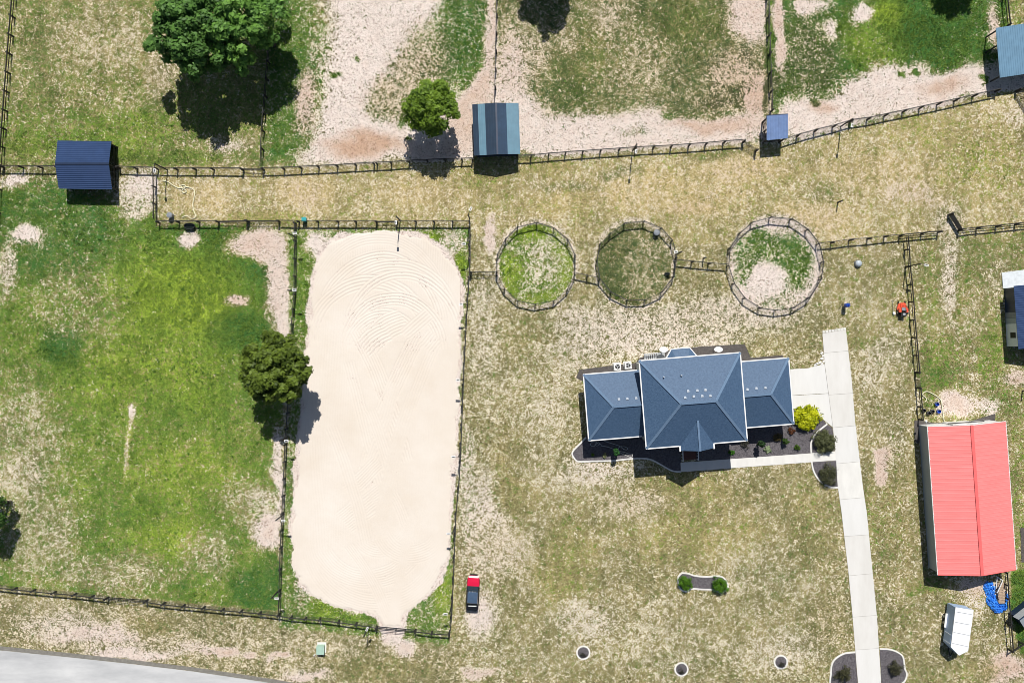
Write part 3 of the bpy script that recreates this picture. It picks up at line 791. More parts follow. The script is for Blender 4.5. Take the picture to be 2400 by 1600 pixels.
def fence(label, pts, kind='T', style='mesh', n=None, ends=(True, True), group=None, spacing=2.72, posts=None):
    """pts in photograph pixels, read at the top rail ('T') or at the ground line ('B'); one thing per run"""
    W = [P(x, y, FENCE_H) if kind == 'T' else g(x, y) for x, y in pts]
    t = thing('fence', label, 'fence', W[0][0], W[0][1], 0, group or 'black paddock fences')
    plist = []
    if posts:
        plist = W
    else:
        for i in range(len(W) - 1):
            (x0, y0), (x1, y1) = W[i], W[i + 1]
            L_ = math.hypot(x1 - x0, y1 - y0); k = max(1, round(L_ / spacing))
            for j in range(k):
                plist.append((x0 + (x1 - x0) * j / k, y0 + (y1 - y0) * j / k))
        plist.append(W[-1])
    for i, (x, y) in enumerate(plist):
        if (i == 0 and not ends[0]) or (i == len(plist) - 1 and not ends[1]): continue
        o = inst('post', POST, t, (x, y, 0), random.uniform(-.06, .06))
        o.rotation_euler[0] = random.uniform(-.02, .02); o.rotation_euler[1] = random.uniform(-.02, .02)
    for (x0, y0), (x1, y1) in zip(plist, plist[1:]):
        L_ = math.hypot(x1 - x0, y1 - y0); a = math.atan2(y1 - y0, x1 - x0)
        nx, ny = -math.sin(a) * 0.09, math.cos(a) * 0.09
        inst('rail', RAIL, t, (x0 + nx, y0 + ny, FENCE_H - 0.1 + random.uniform(-.015, .015)), a, (L_ - 0.004, 1, 1))
        if style == 'mesh':
            inst('wire_mesh', WIRE, t, (x0 + nx * 1.5, y0 + ny * 1.5, 0), a, (L_, 1, 1))
        elif style == 'board':
            inst('lower_rail', LOWRAIL, t, (x0 + nx, y0 + ny, 0.72), a, (L_ - 0.004, 1, 1))
            inst('lower_rail', LOWRAIL, t, (x0 + nx, y0 + ny, 0.30), a, (L_ - 0.004, 1, 1))
        elif style == 'two':
            inst('lower_rail', LOWRAIL, t, (x0 + nx, y0 + ny, 0.75), a, (L_ - 0.004, 1, 1))
    return t

def gate(label, p0, p1, kind='T', bars=5, leaves=1, m='fence', dense=False):
    a = P(*p0, 1.3) if kind == 'T' else g(*p0)
    b = P(*p1, 1.3) if kind == 'T' else g(*p1)
    L_ = math.hypot(b[0] - a[0], b[1] - a[1]); ang = math.atan2(b[1] - a[1], b[0] - a[0])
    t = thing('gate', label, 'gate', a[0], a[1], 0, 'black paddock gates')
    c, s_ = math.cos(ang), math.sin(ang)
    def q(u_, z): return (a[0] + c * u_, a[1] + s_ * u_, z)
    for e in (0.0, L_):
        o = inst('gate_post', POST, t, q(e, 0), ang, (1.15, 1.15, 1.04))
    lo, hi = 0.15, 1.28
    w = (L_ - 0.3) / leaves
    for k in range(leaves):
        u0 = 0.14 + k * w + 0.02; u1 = u0 + w - 0.04
        nb = 11 if dense else bars
        for i in range(nb):
            z = lo + (hi - lo) * (i / (nb - 1)) 
            MB().bar(q(u0, z), q(u1, z), 0.042, 0.042).build('bar', MT[m], t)
        nv = 3 if (u1 - u0) < 3.4 else 4
        for i in range(nv):
            uu = u0 + (u1 - u0) * i / (nv - 1)
            MB().bar(q(uu, lo), q(uu, hi + 0.03), 0.06, 0.06).build('upright', MT[m], t)
    return t

NT = lambda l: l
fence('fence run from the left edge to the left-hand navy shed', [(-46,389),(-3,389),(42,389),(88,390),(128,389.5)], posts=True)
fence('short fence run from left-hand navy shed to the lane corner floodlight', [(272,390),(312.5,392),(362,393)], posts=True)
fence('fence along the top of the lane, from corner floodlight to the barred gate', [(365,393),(408,394),(451.5,394),(494,394),(562,394.5)], posts=True, ends=(False, False))
fence('fence along the lane top, from the barred gate to the banded centre shed', [(615,394),(661,393),(702,391),(743,389),(787.5,387),(831,384),(874,381.5),(915,380),(957,376.5),(1000.5,375),(1042.6,373),(1082,372),(1106,371)], posts=True, ends=(False, True))
fence('fence from the banded centre shed along the sandy middle paddock', [(1214,365),(1245,364),(1287,360),(1326,357),(1367,354),(1409,351),(1452.5,348),(1492,345),(1534,343),(1576,341),(1618,338),(1658,335),(1700,331),(1744,328)], posts=True, ends=(True, False))
fence('slanting fence below the right-hand sandy paddock', [(1833,329),(1875,315),(1916,303.5),(1959.5,293),(2000,281),(2041,275.5),(2082,266.6),(2125,257.6),(2165,249),(2207,240),(2248,231),(2291,220.6),(2345,209)], posts=True)
fence('long fence slanting down the top left edge of the picture', [(46,-90),(39,0),(28,130),(18,262),(9,390)], 'B', 'two')
fence('fence continuing down the left edge below the left-hand shed', [(8,392),(1,500),(-12,800)], 'B', 'two')
fence('fence running up through the big trees from the barred gate', [(617,395),(620,310),(633,150),(646,0),(652,-80)], 'B', 'two', ends=(False, True))
fence('fence running up from the banded centre shed to the top edge', [(1161,252),(1166,0),(1167,-80)], 'B', 'two')
fence('weedy fence running up from the small slate-blue shed', [(1806,262),(1801,130),(1797,0),(1795,-80)], 'B', 'two')
fence('fence at the top right corner behind the pale blue shed', [(2357,64),(2350,0),(2342,-80)], 'B', 'two')
fence('short side fence closing the left end of the lane', [(366,400),(366.5,440),(367,480),(367,516)], 'B', 'mesh', posts=True, ends=(False, False))
fence('lane bottom fence left of the double gates, beside the oval trough', [(365,519),(412,518.5),(460,518.5),(504,518)], posts=True, ends=(True, False))
fence('lane bottom fence between the double gates and the arena head gate', [(652,517),(696,518),(741.6,518),(789,518),(831,518),(878,518)], posts=True, ends=(False, False))
fence('lane bottom fence right of the arena head gate', [(930,518),(973,518),(1016,518),(1060,518),(1100,518)], posts=True, ends=(False, True))
fence('fence along the left side of the sand arena', [(694,524),(693,690),(687,760),(680,930),(672,1040),(665,1200),(661,1280),(658,1380),(656.5,1436)], 'B', 'mesh')
fence('fence along the right side of the sand arena', [(1100.5,524),(1101,610),(1096,690),(1093,740),(1087,850),(1083,950),(1078,1080),(1074,1140),(1068,1200),(1062,1350),(1058,1440),(1054,1476)], 'B', 'mesh')
fence('roadside fence from the left edge to the roadside gate', [(-55,1366),(-5,1371),(41,1376),(84,1380),(132,1385),(180,1389),(221,1394),(253,1397.5)], 'B', posts=True, ends=(True, False))
fence('roadside fence between the roadside gate and the arena foot gate', [(349,1405),(387,1411),(434,1415.5),(481,1420),(526,1424.5),(569,1428),(613,1432),(656,1437),(685.5,1442),(719,1445),(752,1447),(796,1452),(837,1457.6),(882,1465)], 'B', posts=True, ends=(False, False))
fence('short roadside fence right of the arena foot gate', [(977,1474),(1013,1478.6),(1054,1481)], 'B', posts=True, ends=(False, True))
fence('short fence joining the left and middle round pens', [(1350,640.5),(1378,646),(1405,652)], posts=True, ends=(False, False))
fence('fence joining the middle and right round pens', [(1586,609),(1625,613),(1665,617),(1706,620)], posts=True, ends=(False, False))
fence('fence from the right round pen to the yard fence corner', [(1925,570),(1956,567),(1999,561),(2042,558),(2082,553),(2118,550)], posts=True, ends=(False, True))
fence('two-bay board fence ending at the track gap', [(2120,550),(2170,545),(2209,542)], style='board', posts=True, ends=(False, True))
fence('board fence right of the track gap running to the right edge', [(2258,537),(2301,532),(2347,528),(2392,523),(2440,518)], style='board', posts=True, ends=(False, True))
fence('board fence down the yard past the red mower', [(2128,554),(2131,584),(2133,624.5),(2138,666.6),(2141,707),(2144,749.5),(2148,791),(2152,833),(2155,872)], style='two', posts=True, ends=(False, False))
fence('short board fence between walk gate and red barn corner', [(2158,911),(2161,954),(2163.5,984)], style='two', posts=True, ends=(False, True))
fence('fence beside the blue tarp below the red barn', [(2360,1342),(2363,1372),(2365,1404),(2370,1465),(2375,1528)], style='two', posts=True)
fence('short fence turning off at the bottom right edge', [(2376,1528),(2402,1511),(2440,1492)], style='mesh', posts=True, ends=(False, True))
gate('barred lane gate below the big trees', (564,395), (613,394.5))
gate('left leaf of the double gates above the green paddock', (506,518), (574,516.5), leaves=1)
gate('right leaf of the double gates above the green paddock', (577,516.5), (650,517), leaves=1)
gate('small gate at the head of the sand arena', (880,518), (928,518))
gate('roadside gate into the green paddock', (255,1398), (347,1404.5), 'B', leaves=1)
gate('gate at the foot of the sand arena', (884,1466), (975,1474), 'B', leaves=2)
gate('gate between arena fence and left round pen', (1103,637), (1164,637), leaves=2)
gate('gate standing open beside the small slate-blue shed', (1746,329), (1776,351))
gate('slatted gate swung open beside the track gap', (2257,537), (2234,500), dense=True)
gate('narrow walk gate in the yard fence above the barn', (2155.5,873), (2158,910))
gate('gate at the right edge below the pale blue shed', (2393,208), (2425,262), bars=7)

def pen(label, pts, kind):
    W = [P(x, y, FENCE_H) if kind == 'T' else g(x, y) for x, y in pts]
    cx = sum(p[0] for p in W) / len(W); cy = sum(p[1] for p in W) / len(W)
    t = thing('round_pen', label, 'round pen', cx, cy, 0, 'round pens in the yard')
    n = len(W)
    for i in range(n):
        (x0, y0), (x1, y1) = W[i], W[(i + 1) % n]
        inst('post', POST, t, (x0, y0, 0), math.atan2(y0 - cy, x0 - cx), (0.8, 0.8, 1))
        L_ = math.hypot(x1 - x0, y1 - y0); a = math.atan2(y1 - y0, x1 - x0)
        inst('rail', RAIL, t, (x0, y0, FENCE_H - 0.1), a, (L_ - 0.004, 1, 0.9))
        inst('wire_mesh', WIRE, t, (x0, y0, 0), a, (L_, 1, 1))
z3 = lambda l: [(1130 + X / 3.92, 480 + Y / 3.92) for X, Y in l]
z5 = lambda l: [(1680 + X / 3.318, 490 + Y / 3.318) for X, Y in l]
pen('left round pen with speckled bright grass inside', z3([(505,160),(660,210),(790,318),(857,462),(855,640),(787,770),(660,880),(490,912),(328,880),(205,768),(137,640),(138,455),(215,312),(325,202)]), 'T')
pen('middle round pen with dark grass and a grey barrel inside', z3([(1493,148),(1650,212),(1752,325),(1790,485),(1765,660),(1655,800),(1505,870),(1340,875),(1190,800),(1085,680),(1057,510),(1088,355),(1180,262),(1315,165)]), 'T')
pen('right round pen, the largest, with bare pale sand inside', z5([(430,60),(590,75),(715,158),(800,268),(833,410),(815,545),(722,690),(605,765),(470,785),(345,768),(222,692),(140,578),(95,440),(105,305),(185,185),(285,100)]), 'T')

# ------------------------------------------------------------------ floodlight poles
LP = 4.3
def lamp(label, bx, by, dx, dy):
    x, y = g(bx, by)
    L_ = math.hypot(dx, dy) / M; a = math.atan2(-dy, dx)
    t = thing('floodlight_pole', label, 'floodlight', x, y, 0, 'floodlight poles')
    MB().box(x, y, LP / 2 - .1, 0.13, 0.13, LP + .2).build('pole', MT['fence'], t)
    ex, ey = x + L_ * math.cos(a), y + L_ * math.sin(a)
    MB().bar((x, y, LP + 0.02), (ex, ey, LP + 0.06), 0.06).build('arm', MT['fence'], t)
    hd = MB().box(ex, ey, LP + 0.10, 0.58, 0.30, 0.07, a if abs(dx) > abs(dy) else a).build('lamp_head', MT['white'], t)
    MB().box(ex, ey, LP + 0.145, 0.36, 0.11, 0.016, a).build('lens', MT['lens'], hd)
W_ = 'floodlight pole on the left arena fence, '
E_ = 'floodlight pole on the right arena fence, '
lamp(W_ + 'topmost of five', 694,556, 16,0); lamp(W_ + 'second from the top', 693,684, 16,0)
lamp(W_ + 'just below the tree shadow', 675,1024, 16,0); lamp(W_ + 'second from the bottom', 666,1204, 18,0); lamp(W_ + 'lowest, near the roadside fence', 657,1379, 12,0)
lamp(E_ + 'topmost of six', 1101,580, -10,0); lamp(E_ + 'second from the top', 1096,716, -11,0); lamp(E_ + 'third from the top', 1087,887, -9,0)
lamp(E_ + 'third from the bottom', 1079,1060, -11,0); lamp(E_ + 'second from the bottom', 1066,1233, -9,0); lamp(E_ + 'lowest, near the parked car', 1059,1414, -9,0)
lamp('floodlight pole at the left corner of the lane', 393,399, 1,16)
lamp('floodlight pole at the head of the sand arena', 938,517, 0,15)
lamp('floodlight pole at the foot of the sand arena by the roadside', 865,1466, 8,-18)
lamp('floodlight pole in the fence below the middle paddock', 1482,354, -2,18)
lamp('floodlight pole in the slanting fence below the right-hand paddock', 1970,297, -3,16)
lamp('floodlight pole on the yard fence above the mower', 2122,625, 13,3)
lamp('floodlight pole on the right side of the middle round pen', 1584,597, -14,1)
lamp('floodlight pole with bright head at the top right arena corner', 1101,514, 6,-13)
def bare_post(label, x, y, h):
    t = thing('wooden_post', label, 'post', *g(x, y), 0, 'bare posts')
    X, Y = g(x, y)
    MB().box(X, Y, h / 2 - .1, 0.17, 0.17, h + .2).build('shaft', MT['fence'], t)
    MB().box(X, Y, h + .015, 0.2, 0.2, 0.03).build('post_cap', MT['fence'], t)
bare_post('bare dark post standing alone in the dry lane right of centre', 1963,475, 1.75)
bare_post('bare dark post behind the fence joining middle and right pens', 1648,606, 1.6)
bare_post('bare dark post at the right edge above the barn', 2396,915, 1.9)
bare_post('short dark post in the lane beside the sandy paddock fence', 885,386, 1.3)

# ------------------------------------------------------------------ house
HC = (25.02, -8.16); HA = math.radians(4.6)
def HL(u, v, z=None):
    x = HC[0] + u * math.cos(HA) - v * math.sin(HA); y = HC[1] + u * math.sin(HA) + v * math.cos(HA)
    return (x, y) if z is None else (x, y, z)
house = thing('house', 'large house with blue-grey hipped shingle roofs and two lower wings', 'house', *HC, 0)

def hbox(u0, u1, v0, v1, z0, z1):
    return MB().prism([HL(u0, v0), HL(u1, v0), HL(u1, v1), HL(u0, v1)], z0, z1)
hbox(-6.45, 6.45, -5.55, 5.55, -.2, 6.62).build('wall', MT['siding'], house)
hbox(-14.05, -6.46, -4.1, 4.1, -.2, 3.92).build('wall', MT['siding'], house)
hbox(6.46, 14.05, -4.1, 4.1, -.2, 3.72).build('wall', MT['siding'], house)

def ridge_bar(a, b, m, w=.34, parent=house):
    o = MB().bar((a[0], a[1], a[2] + .02), (b[0], b[1], b[2] + .02), w, .07).build('ridge_cap', m, parent)
    return o
def eave(a, b, w=.16, parent=house):
    MB().bar((a[0], a[1], a[2] - .02), (b[0], b[1], b[2] - .02), w, .17).build('gutter', MT['white'], parent)

ZE, ZR = 6.7, 9.8
c_ = dict(nw=HL(-7.0, 6.1, ZE), ne=HL(7.0, 6.1, ZE), se=HL(7.0, -6.1, ZE), sw=HL(-7.0, -6.1, ZE), rw=HL(-2.3, 0, ZR), re=HL(2.35, 0, ZR))
T_ = .14
def rp(pts, label=None, m='shingle'):
    o = MB().slab(pts, T_).build('roof', MT[m], house)
    return o
rp([c_['rw'], c_['re'], c_['ne'], c_['nw']][::-1]); rp([c_['sw'], c_['se'], c_['re'], c_['rw']])
rp([c_['nw'], c_['sw'], c_['rw']]); rp([c_['se'], c_['ne'], c_['re']])
for a, b in (('rw','re'), ('nw','rw'), ('sw','rw'), ('ne','re'), ('se','re')):
    ridge_bar(c_[a], c_[b], MT['cap'])
for a, b in (('nw','ne'), ('ne','se'), ('nw','sw')):
    eave(c_[a], c_[b])
eave(c_['sw'], HL(-2.45, -6.1, ZE)); eave(HL(2.45, -6.1, ZE), c_['se'])
for sg, ze, zr in ((-1, 4.0, 6.3), (1, 3.78, 6.1)):
    o_ = 14.6 * sg; ri = 10.95 * sg; inn = 6.5 * sg
    no, so, r0 = HL(o_, 4.7, ze), HL(o_, -4.7, ze), HL(ri, 0, zr)
    ni, si, r1 = HL(inn, 4.7, ze), HL(inn, -4.7, ze), HL(inn, 0, zr)
    q1, q2, q3 = [no, ni, r1, r0], [si, so, r0, r1], [so, no, r0]
    if sg > 0: q1, q2, q3 = q1[::-1], q2[::-1], q3[::-1]
    for q in (q1, q2, q3): rp(q[::-1])
    ridge_bar(r0, r1, MT['cap']); ridge_bar(no, r0, MT['cap']); ridge_bar(so, r0, MT['cap'])
    e_in = 7.0 * sg
    eave(no, so); eave(no, HL(e_in, 4.7, ze)); eave(so, HL(e_in, -4.7, ze))
# porch gable
ap0, ap1 = HL(0, -2.55, 8.5), HL(0, -6.75, 8.5)
gl, gr_ = HL(-2.25, -6.75, ZE + .02), HL(2.25, -6.75, ZE + .02)
gl0, gr0 = HL(-2.25, -6.05, ZE + .05), HL(2.25, -6.05, ZE + .05)
rp([(p[0], p[1], p[2] + .03) for p in (ap0, gl0, gl, ap1)]); rp([(p[0], p[1], p[2] + .03) for p in (ap1, gr_, gr0, ap0)])
ridge_bar((ap0[0], ap0[1], ap0[2] + .03), (ap1[0], ap1[1], ap1[2] + .03), MT['cap'], .26)
MB().add([HL(-2.1, -6.5, ZE - .2), HL(2.1, -6.5, ZE - .2), HL(0, -6.5, 8.3), HL(-2.1, -5.6, ZE - .2), HL(2.1, -5.6, ZE - .2), HL(0, -5.6, 8.3)], [(0, 1, 2), (5, 4, 3), (0, 2, 5, 3), (1, 4, 5, 2), (0, 3, 4, 1)]).build('gable_wall', MT['siding'], house)
for u_ in (-2.35, 2.35):
    MB().bar(HL(u_, -6.08, ZE), HL(u_, -6.85, ZE), .2, .17).build('gutter', MT['white'], house)
for u_ in (-2.0, 2.0):
    MB().box(*HL(u_, -6.3), 3.3, .28, .28, 6.4, HA).build('porch_column', MT['white'], house)
hbox(-2.3, 2.3, -6.7, -5.55, -.1, .62).build('porch_floor', MT['brick'], house)
for i in range(4):
    hbox(-.82, 1.24, -7.3 - .62 * i, -6.7 - .62 * i, -.1, .54 - .12 * i).build('porch_step', MT['brick'], house)
for u_ in (-.92, 1.34):
    MB().bar(HL(u_, -6.7, 1.62), HL(u_, -9.2, 1.08), .11).build('handrail', MT['white'], house)
    for k in range(6):
        v_ = -6.74 - k * .485
        MB().bar(HL(u_, v_, 0), HL(u_, v_, 1.58 - .103 * k), .06 if 0 < k < 5 else .13).build('baluster', MT['white'], house)
# bay window at the back
bp = [HL(-2.5, 5.56), HL(-1.55, 6.85), HL(.75, 6.85), HL(1.8, 5.56)]
MB().prism(bp, -.1, 2.9).build('bay_wall', MT['siding'], house)
bz = [HL(-2.85, 5.56, 3.0), HL(-1.7, 7.25, 3.0), HL(.9, 7.25, 3.0), HL(2.15, 5.56, 3.0)]
bt = [HL(-1.2, 5.56, 3.9), HL(.5, 5.56, 3.9)]
for q in ([bz[0], bt[0], bz[1]], [bz[1], bt[0], bt[1], bz[2]], [bz[2], bt[1], bz[3]]):
    MB().slab(q[::-1], .1).build('bay_roof', MT['shingle'], house)
for a, b in zip(bz, bz[1:]): eave(a, b, .13)
# windows and doors
def window(u_, v_, z, w, h, face):
    d = .05
    if face in 'ns':
        s_ = 1 if face == 'n' else -1
        fr = MB().box(*HL(u_, v_ + s_ * d / 2), z, w, d, h, HA).build('window', MT['white'], house)
        MB().box(*HL(u_, v_ + s_ * (d + .012)), z, w - .16, .03, h - .16, HA).build('pane', MT['glass'], fr)
    else:
        s_ = 1 if face == 'e' else -1
        fr = MB().box(*HL(u_ + s_ * d / 2, v_), z, d, w, h, HA).build('window', MT['white'], house)
        MB().box(*HL(u_ + s_ * (d + .012), v_), z, .03, w - .16, h - .16, HA).build('pane', MT['glass'], fr)
for u_ in (-4.6, 4.6):
    for z in (1.8, 4.9):
        window(u_, -5.55, z, 1.5, 1.5, 's'); window(u_, 5.55, z, 1.4, 1.4, 'n')
for u_ in (-12, -9, 9, 12):
    window(u_, -4.1, 1.8, 1.4, 1.4, 's'); window(u_, 4.1, 1.8, 1.2, 1.2, 'n')
window(-14.05, 0, 1.8, 1.4, 1.4, 'w'); window(-.4, 6.85, 1.7, 1.6, 1.3, 'n')
dr = MB().box(*HL(0, -5.58), 1.68, 1.1, .07, 2.1, HA).build('front_door', MT['brick'], house)
MB().box(*HL(.42, -5.64), 1.65, .06, .06, .12, HA).build('handle', MT['galv'], dr)
for v_ in (-2.0, 2.0):
    MB().box(*HL(14.08, v_), 1.2, .06, 2.7, 2.3, HA).build('garage_door', MT['white'], house)
# roof vents and pipes: on the slope seen at these pixels
def roof_z(u_, v_):
    if abs(u_) < 7.0:
        return min(ZE + (ZR - ZE) * (6.1 - abs(v_)) / 6.1, ZE + (ZR - ZE) * (7.0 - abs(u_)) / 4.7)
    ze, zr = (4.0, 6.3) if u_ < 0 else (3.78, 6.1)
    return min(ze + (zr - ze) * (4.7 - abs(v_)) / 4.7, ze + (zr - ze) * (14.6 - abs(u_)) / 3.65)
def on_roof(X, Y):
    px_, py_ = 1320 + X / 3.92, 780 + Y / 3.92
    z = 7.0
    for _ in range(12):
        x, y = P(px_, py_, z)
        dx, dy = x - HC[0], y - HC[1]
        u_ = dx * math.cos(HA) + dy * math.sin(HA); v_ = -dx * math.sin(HA) + dy * math.cos(HA)
        z = roof_z(u_, v_)
    return u_, v_, z
vents = [(510,605),(588,600),(668,595),(1145,530),(1230,525),(1305,520),(1118,590),(1197,580),(1275,575),(1350,573),(1690,515),(1772,505),(1855,500)]
VM = mat('pale_vent_metal', (0.45, 0.50, 0.56), 0.45)
for X, Y in vents:
    u_, v_, z = on_roof(X, Y)
    vt = MB().prism([HL(u_ - .14, v_ - .15), HL(u_ + .14, v_ - .15), HL(u_ + .14, v_ + .13), HL(u_ - .14, v_ + .13)], z - .1, z + .16).build('roof_vent', VM, house)
    MB().prism([HL(u_ - .17, v_ - .19), HL(u_ + .17, v_ - .19), HL(u_ + .17, v_ + .02), HL(u_ - .17, v_ + .02)], z + .162, z + .20).build('hood', VM, vt)
for X, Y in ((920,403),(1083,388)):
    u_, v_, z = on_roof(X, Y)
    MB().cyl(*HL(u_, v_), z - .1, z + .45, .09).build('vent_pipe', VM, house)

# things behind the house
for n_, (px_, py_) in enumerate(((1447.4,859),(1472.3,856))):
    x, y = P(px_, py_, .95)
    t = thing('air_conditioner', ['white boxed air conditioner behind the house, the left of two', 'white boxed air conditioner behind the house, nearer the main roof'][n_], 'air conditioner', x, y, 0, 'air conditioners behind the house')
    MB().box(x, y, .06, 1.15, 1.15, .16, HA).build('pad', MT['concrete'], t)
    MB().box(x, y, .52, .92, .92, .78, HA).build('casing', MT['white'], t)
    MB().box(x, y, .93, .98, .98, .05, HA).build('top_cover', MT['white'], t)
    fan = MB().cyl(x, y, .956, .965, .36, n=20).build('fan_opening', MT['black'], t)
    for k in range(3):
        a = HA + k * 2.094 + n_ * .7
        MB().add([(x + .05 * math.cos(a - .5), y + .05 * math.sin(a - .5), .972), (x + .33 * math.cos(a - .05), y + .33 * math.sin(a - .05), .972), (x + .32 * math.cos(a + .62), y + .32 * math.sin(a + .62), .985), (x + .06 * math.cos(a + .9), y + .06 * math.sin(a + .9), .98)], [(0, 1, 2, 3), (3, 2, 1, 0)]).build('fan_blade', MT['galv'], fan)
    MB().cyl(x, y, .966, 1.0, .07).build('fan_hub', MT['galv'], fan)
for n_, (px_, py_, hh) in enumerate(((1555,819,2.2),(1683.5,818.5,2.6))):
    x, y = P(px_, py_, hh)
    t = thing('satellite_dish', ['white oval satellite dish by the back steps of the house', 'white oval satellite dish near the right end of the main back wall'][n_], 'satellite dish', x, y, 0, 'satellite dishes behind the house')
    MB().cyl(x, y - .12, -.1, hh - .1, .035, n=8).build('mast', MT['galv'], t)
    ds = MB()
    ring = []
    for rr, zz in ((.62, .16), (.42, .06), (.2, .01)):
        ring.append([(x + rr * math.cos(k * .3927), y + rr * .62 * math.sin(k * .3927), hh + zz - .25 * rr * math.sin(k * .3927)) for k in range(16)])
    ds.loft(ring)
    ds.build('dish', MT['white'], t, smooth=False)
    MB().bar((x, y, hh), (x + .05, y + .45, hh + .35), .03).build('feed_arm', MT['galv'], t)
t = thing('back_steps', 'white railed wooden steps at the back of the house', 'steps', *P(1533,835,.6), 0)
bx, by = P(1533, 836, .6)
bd = lambda u_, v_: (bx + u_ * math.cos(HA) - v_ * math.sin(HA), by + u_ * math.sin(HA) + v_ * math.cos(HA))
for k in range(7):
    q = bd(-1.25 + k * .3, 0.0)
    MB().box(q[0], q[1], .75 - .1 * (6 - k), .22, 1.0, .06, HA).build('tread', MT['galv'], t)
for sv in (-.55, .55):
    a, b = bd(-1.4, sv), bd(1.25, sv)
    MB().bar((*a, .8), (*b, 1.6), .07).build('handrail', MT['white'], t)
    for k in range(4):
        q = bd(-1.3 + k * .82, sv)
        MB().bar((*q, -.05), (*q, .85 + k * .24), .07).build('rail_post', MT['white'], t)
q = bd(1.0, 0)
MB().box(q[0], q[1], .72, 1.1, 1.1, .08, HA).build('landing', MT['galv'], t)

# ------------------------------------------------------------------ metal roofed buildings
def corr_slope(e0, e1, r0, r1, rib, hgt, m, parent, name='roof_panel', smallw=.07):
    """ribbed sheet: eave e0-e1, ridge r0-r1; ribs run from eave to ridge"""
    e0, e1, r0, r1 = map(Vector, (e0, e1, r0, r1))
    L_ = (e1 - e0).length; n = max(2, round(L_ / rib))
    nrm = (e1 - e0).cross(r0 - e0).normalized()
    if nrm.z < 0: nrm = -nrm
    mb = MB(); vs = []
    ts_ = []
    for i in range(n):
        w = smallw / L_
        c = (i + .5) / n
        ts_ += [((i) / n, 0), (c - w, 0), (c - w * .45, hgt), (c + w * .45, hgt), (c + w, 0)]
    ts_.append((1, 0))
    for t_, h_ in ts_:
        vs += [e0.lerp(e1, t_) + nrm * h_, r0.lerp(r1, t_) + nrm * h_]
    fs = [(2 * i, 2 * i + 2, 2 * i + 3, 2 * i + 1) for i in range(len(ts_) - 1)]
    mb.add(vs, fs)
    mb.slab([e0 - nrm * .015, e1 - nrm * .015, r1 - nrm * .015, r0 - nrm * .015], .05)
    return mb.build(name, m, parent)

# red barn
barn = thing('barn', 'long barn with a bright red ribbed metal gable roof', 'barn', 65.5, -22.3, 0)
nw, ne, sw, se = (59.19, -12.09), (70.30, -11.35), (60.66, -33.23), (71.80, -32.45)
mid = lambda a, b, t=.5: (a[0] + (b[0] - a[0]) * t, a[1] + (b[1] - a[1]) * t)
rn, rs = mid(nw, ne, .482), mid(sw, se, .482)
ze, zr = 3.25, 4.85
corr_slope((*nw, ze), (*sw, ze), (*rn, zr), (*rs, zr), .52, .011, MT['red'], barn)
corr_slope((*ne, ze), (*se, ze), (*rn, zr), (*rs, zr), .52, .011, MT['red'], barn)
MB().bar((*rn, zr + .02), (*rs, zr + .02), .42, .07).build('ridge_cap', MT['redcap'], barn)
def inset(a, b, c, d, i, j):
    """rectangle inset: i along a->b direction, j along a->c"""
    A_, B_, C_ = Vector(a), Vector(b), Vector(c)
    ux = (B_ - A_).normalized(); uy = (C_ - A_).normalized(); Lx = (B_ - A_).length; Ly = (C_ - A_).length
    return [tuple(A_ + ux * i + uy * j), tuple(A_ + ux * (Lx - i) + uy * j), tuple(A_ + ux * (Lx - i) + uy * (Ly - j)), tuple(A_ + ux * i + uy * (Ly - j))]
wl = inset(nw, ne, sw, se, .42, .18)
for a, b in ((0, 3), (1, 2)):
    A_, B_ = wl[a], wl[b]
    MB().bar((*A_, 1.6), (*B_, 1.6), .14, 3.3).build('side_wall', MT['greymetal'], barn)
for a, b, m_ in ((0, 1, 'white'), (3, 2, 'greymetal')):
    A_, B_ = Vector(wl[a]), Vector(wl[b]); c0 = (A_ + B_) / 2; d_ = (B_ - A_).normalized(); nn = Vector((-d_.y, d_.x)) * .07
    pr = [(A_, -.1), (B_, -.1), (B_, ze + .02), (c0, zr - .12), (A_, ze + .02)]
    vs = [(p.x + nn.x, p.y + nn.y, z) for p, z in pr] + [(p.x - nn.x, p.y - nn.y, z) for p, z in pr]
    fs = [tuple(range(5)), tuple(range(9, 4, -1))] + [(i, 5 + i, 5 + (i + 1) % 5, (i + 1) % 5) for i in range(5)]
    MB().add(vs, fs).build('gable_wall', MT[m_], barn)
for a, b in ((nw, sw), (ne, se)):
    MB().bar((*a, ze - .07), (*b, ze - .07), .15, .12).build('gutter', MT['white'], barn)
    for k in range(16):
        q = mid(a, b, (k + .5) / 16)
        MB().box(q[0], q[1], ze + .012, .22, .05, .03).build('gutter_strap', MT['white'], barn)
for a, b in ((nw, rn), (rn, ne), (sw, rs), (rs, se)):
    za, zb = (ze, zr) if a in (nw, sw) else (zr, ze)
    MB().bar((*a, za - .06), (*b, zb - .06), .08, .16).build('rake_trim', MT['white'] if a in (nw, rn) else MT['redcap'], barn)
q = mid(wl[0], wl[1], .5)
MB().box(q[0] - .02, q[1] + .16, 1.5, 3.6, .1, 3.0, math.radians(3.8)).build('sliding_door', MT['white'], barn)
MB().bar((q[0] - 2.6, q[1] + .2, 3.08), (q[0] + 2.6, q[1] + .55, 3.08), .12, .1).build('door_track', MT['fence'], barn)
lx, ly = P(2171, 987, 2.9)
bl = MB().bar((lx, ly - .7, 2.8), (lx, ly, 2.9), .06).build('wall_lamp', MT['galv'], barn)
MB().cyl(lx, ly, 2.82, 3.0, .2, .1).build('lamp_shade', MT['white'], bl)

def posts_under(t, corners, zs, r=.16, name='post'):
    for (x, y), z in zip(corners, zs):
        MB().box(x, y, z / 2 - .1, r, r, z + .2).build(name, MT['fence'], t)

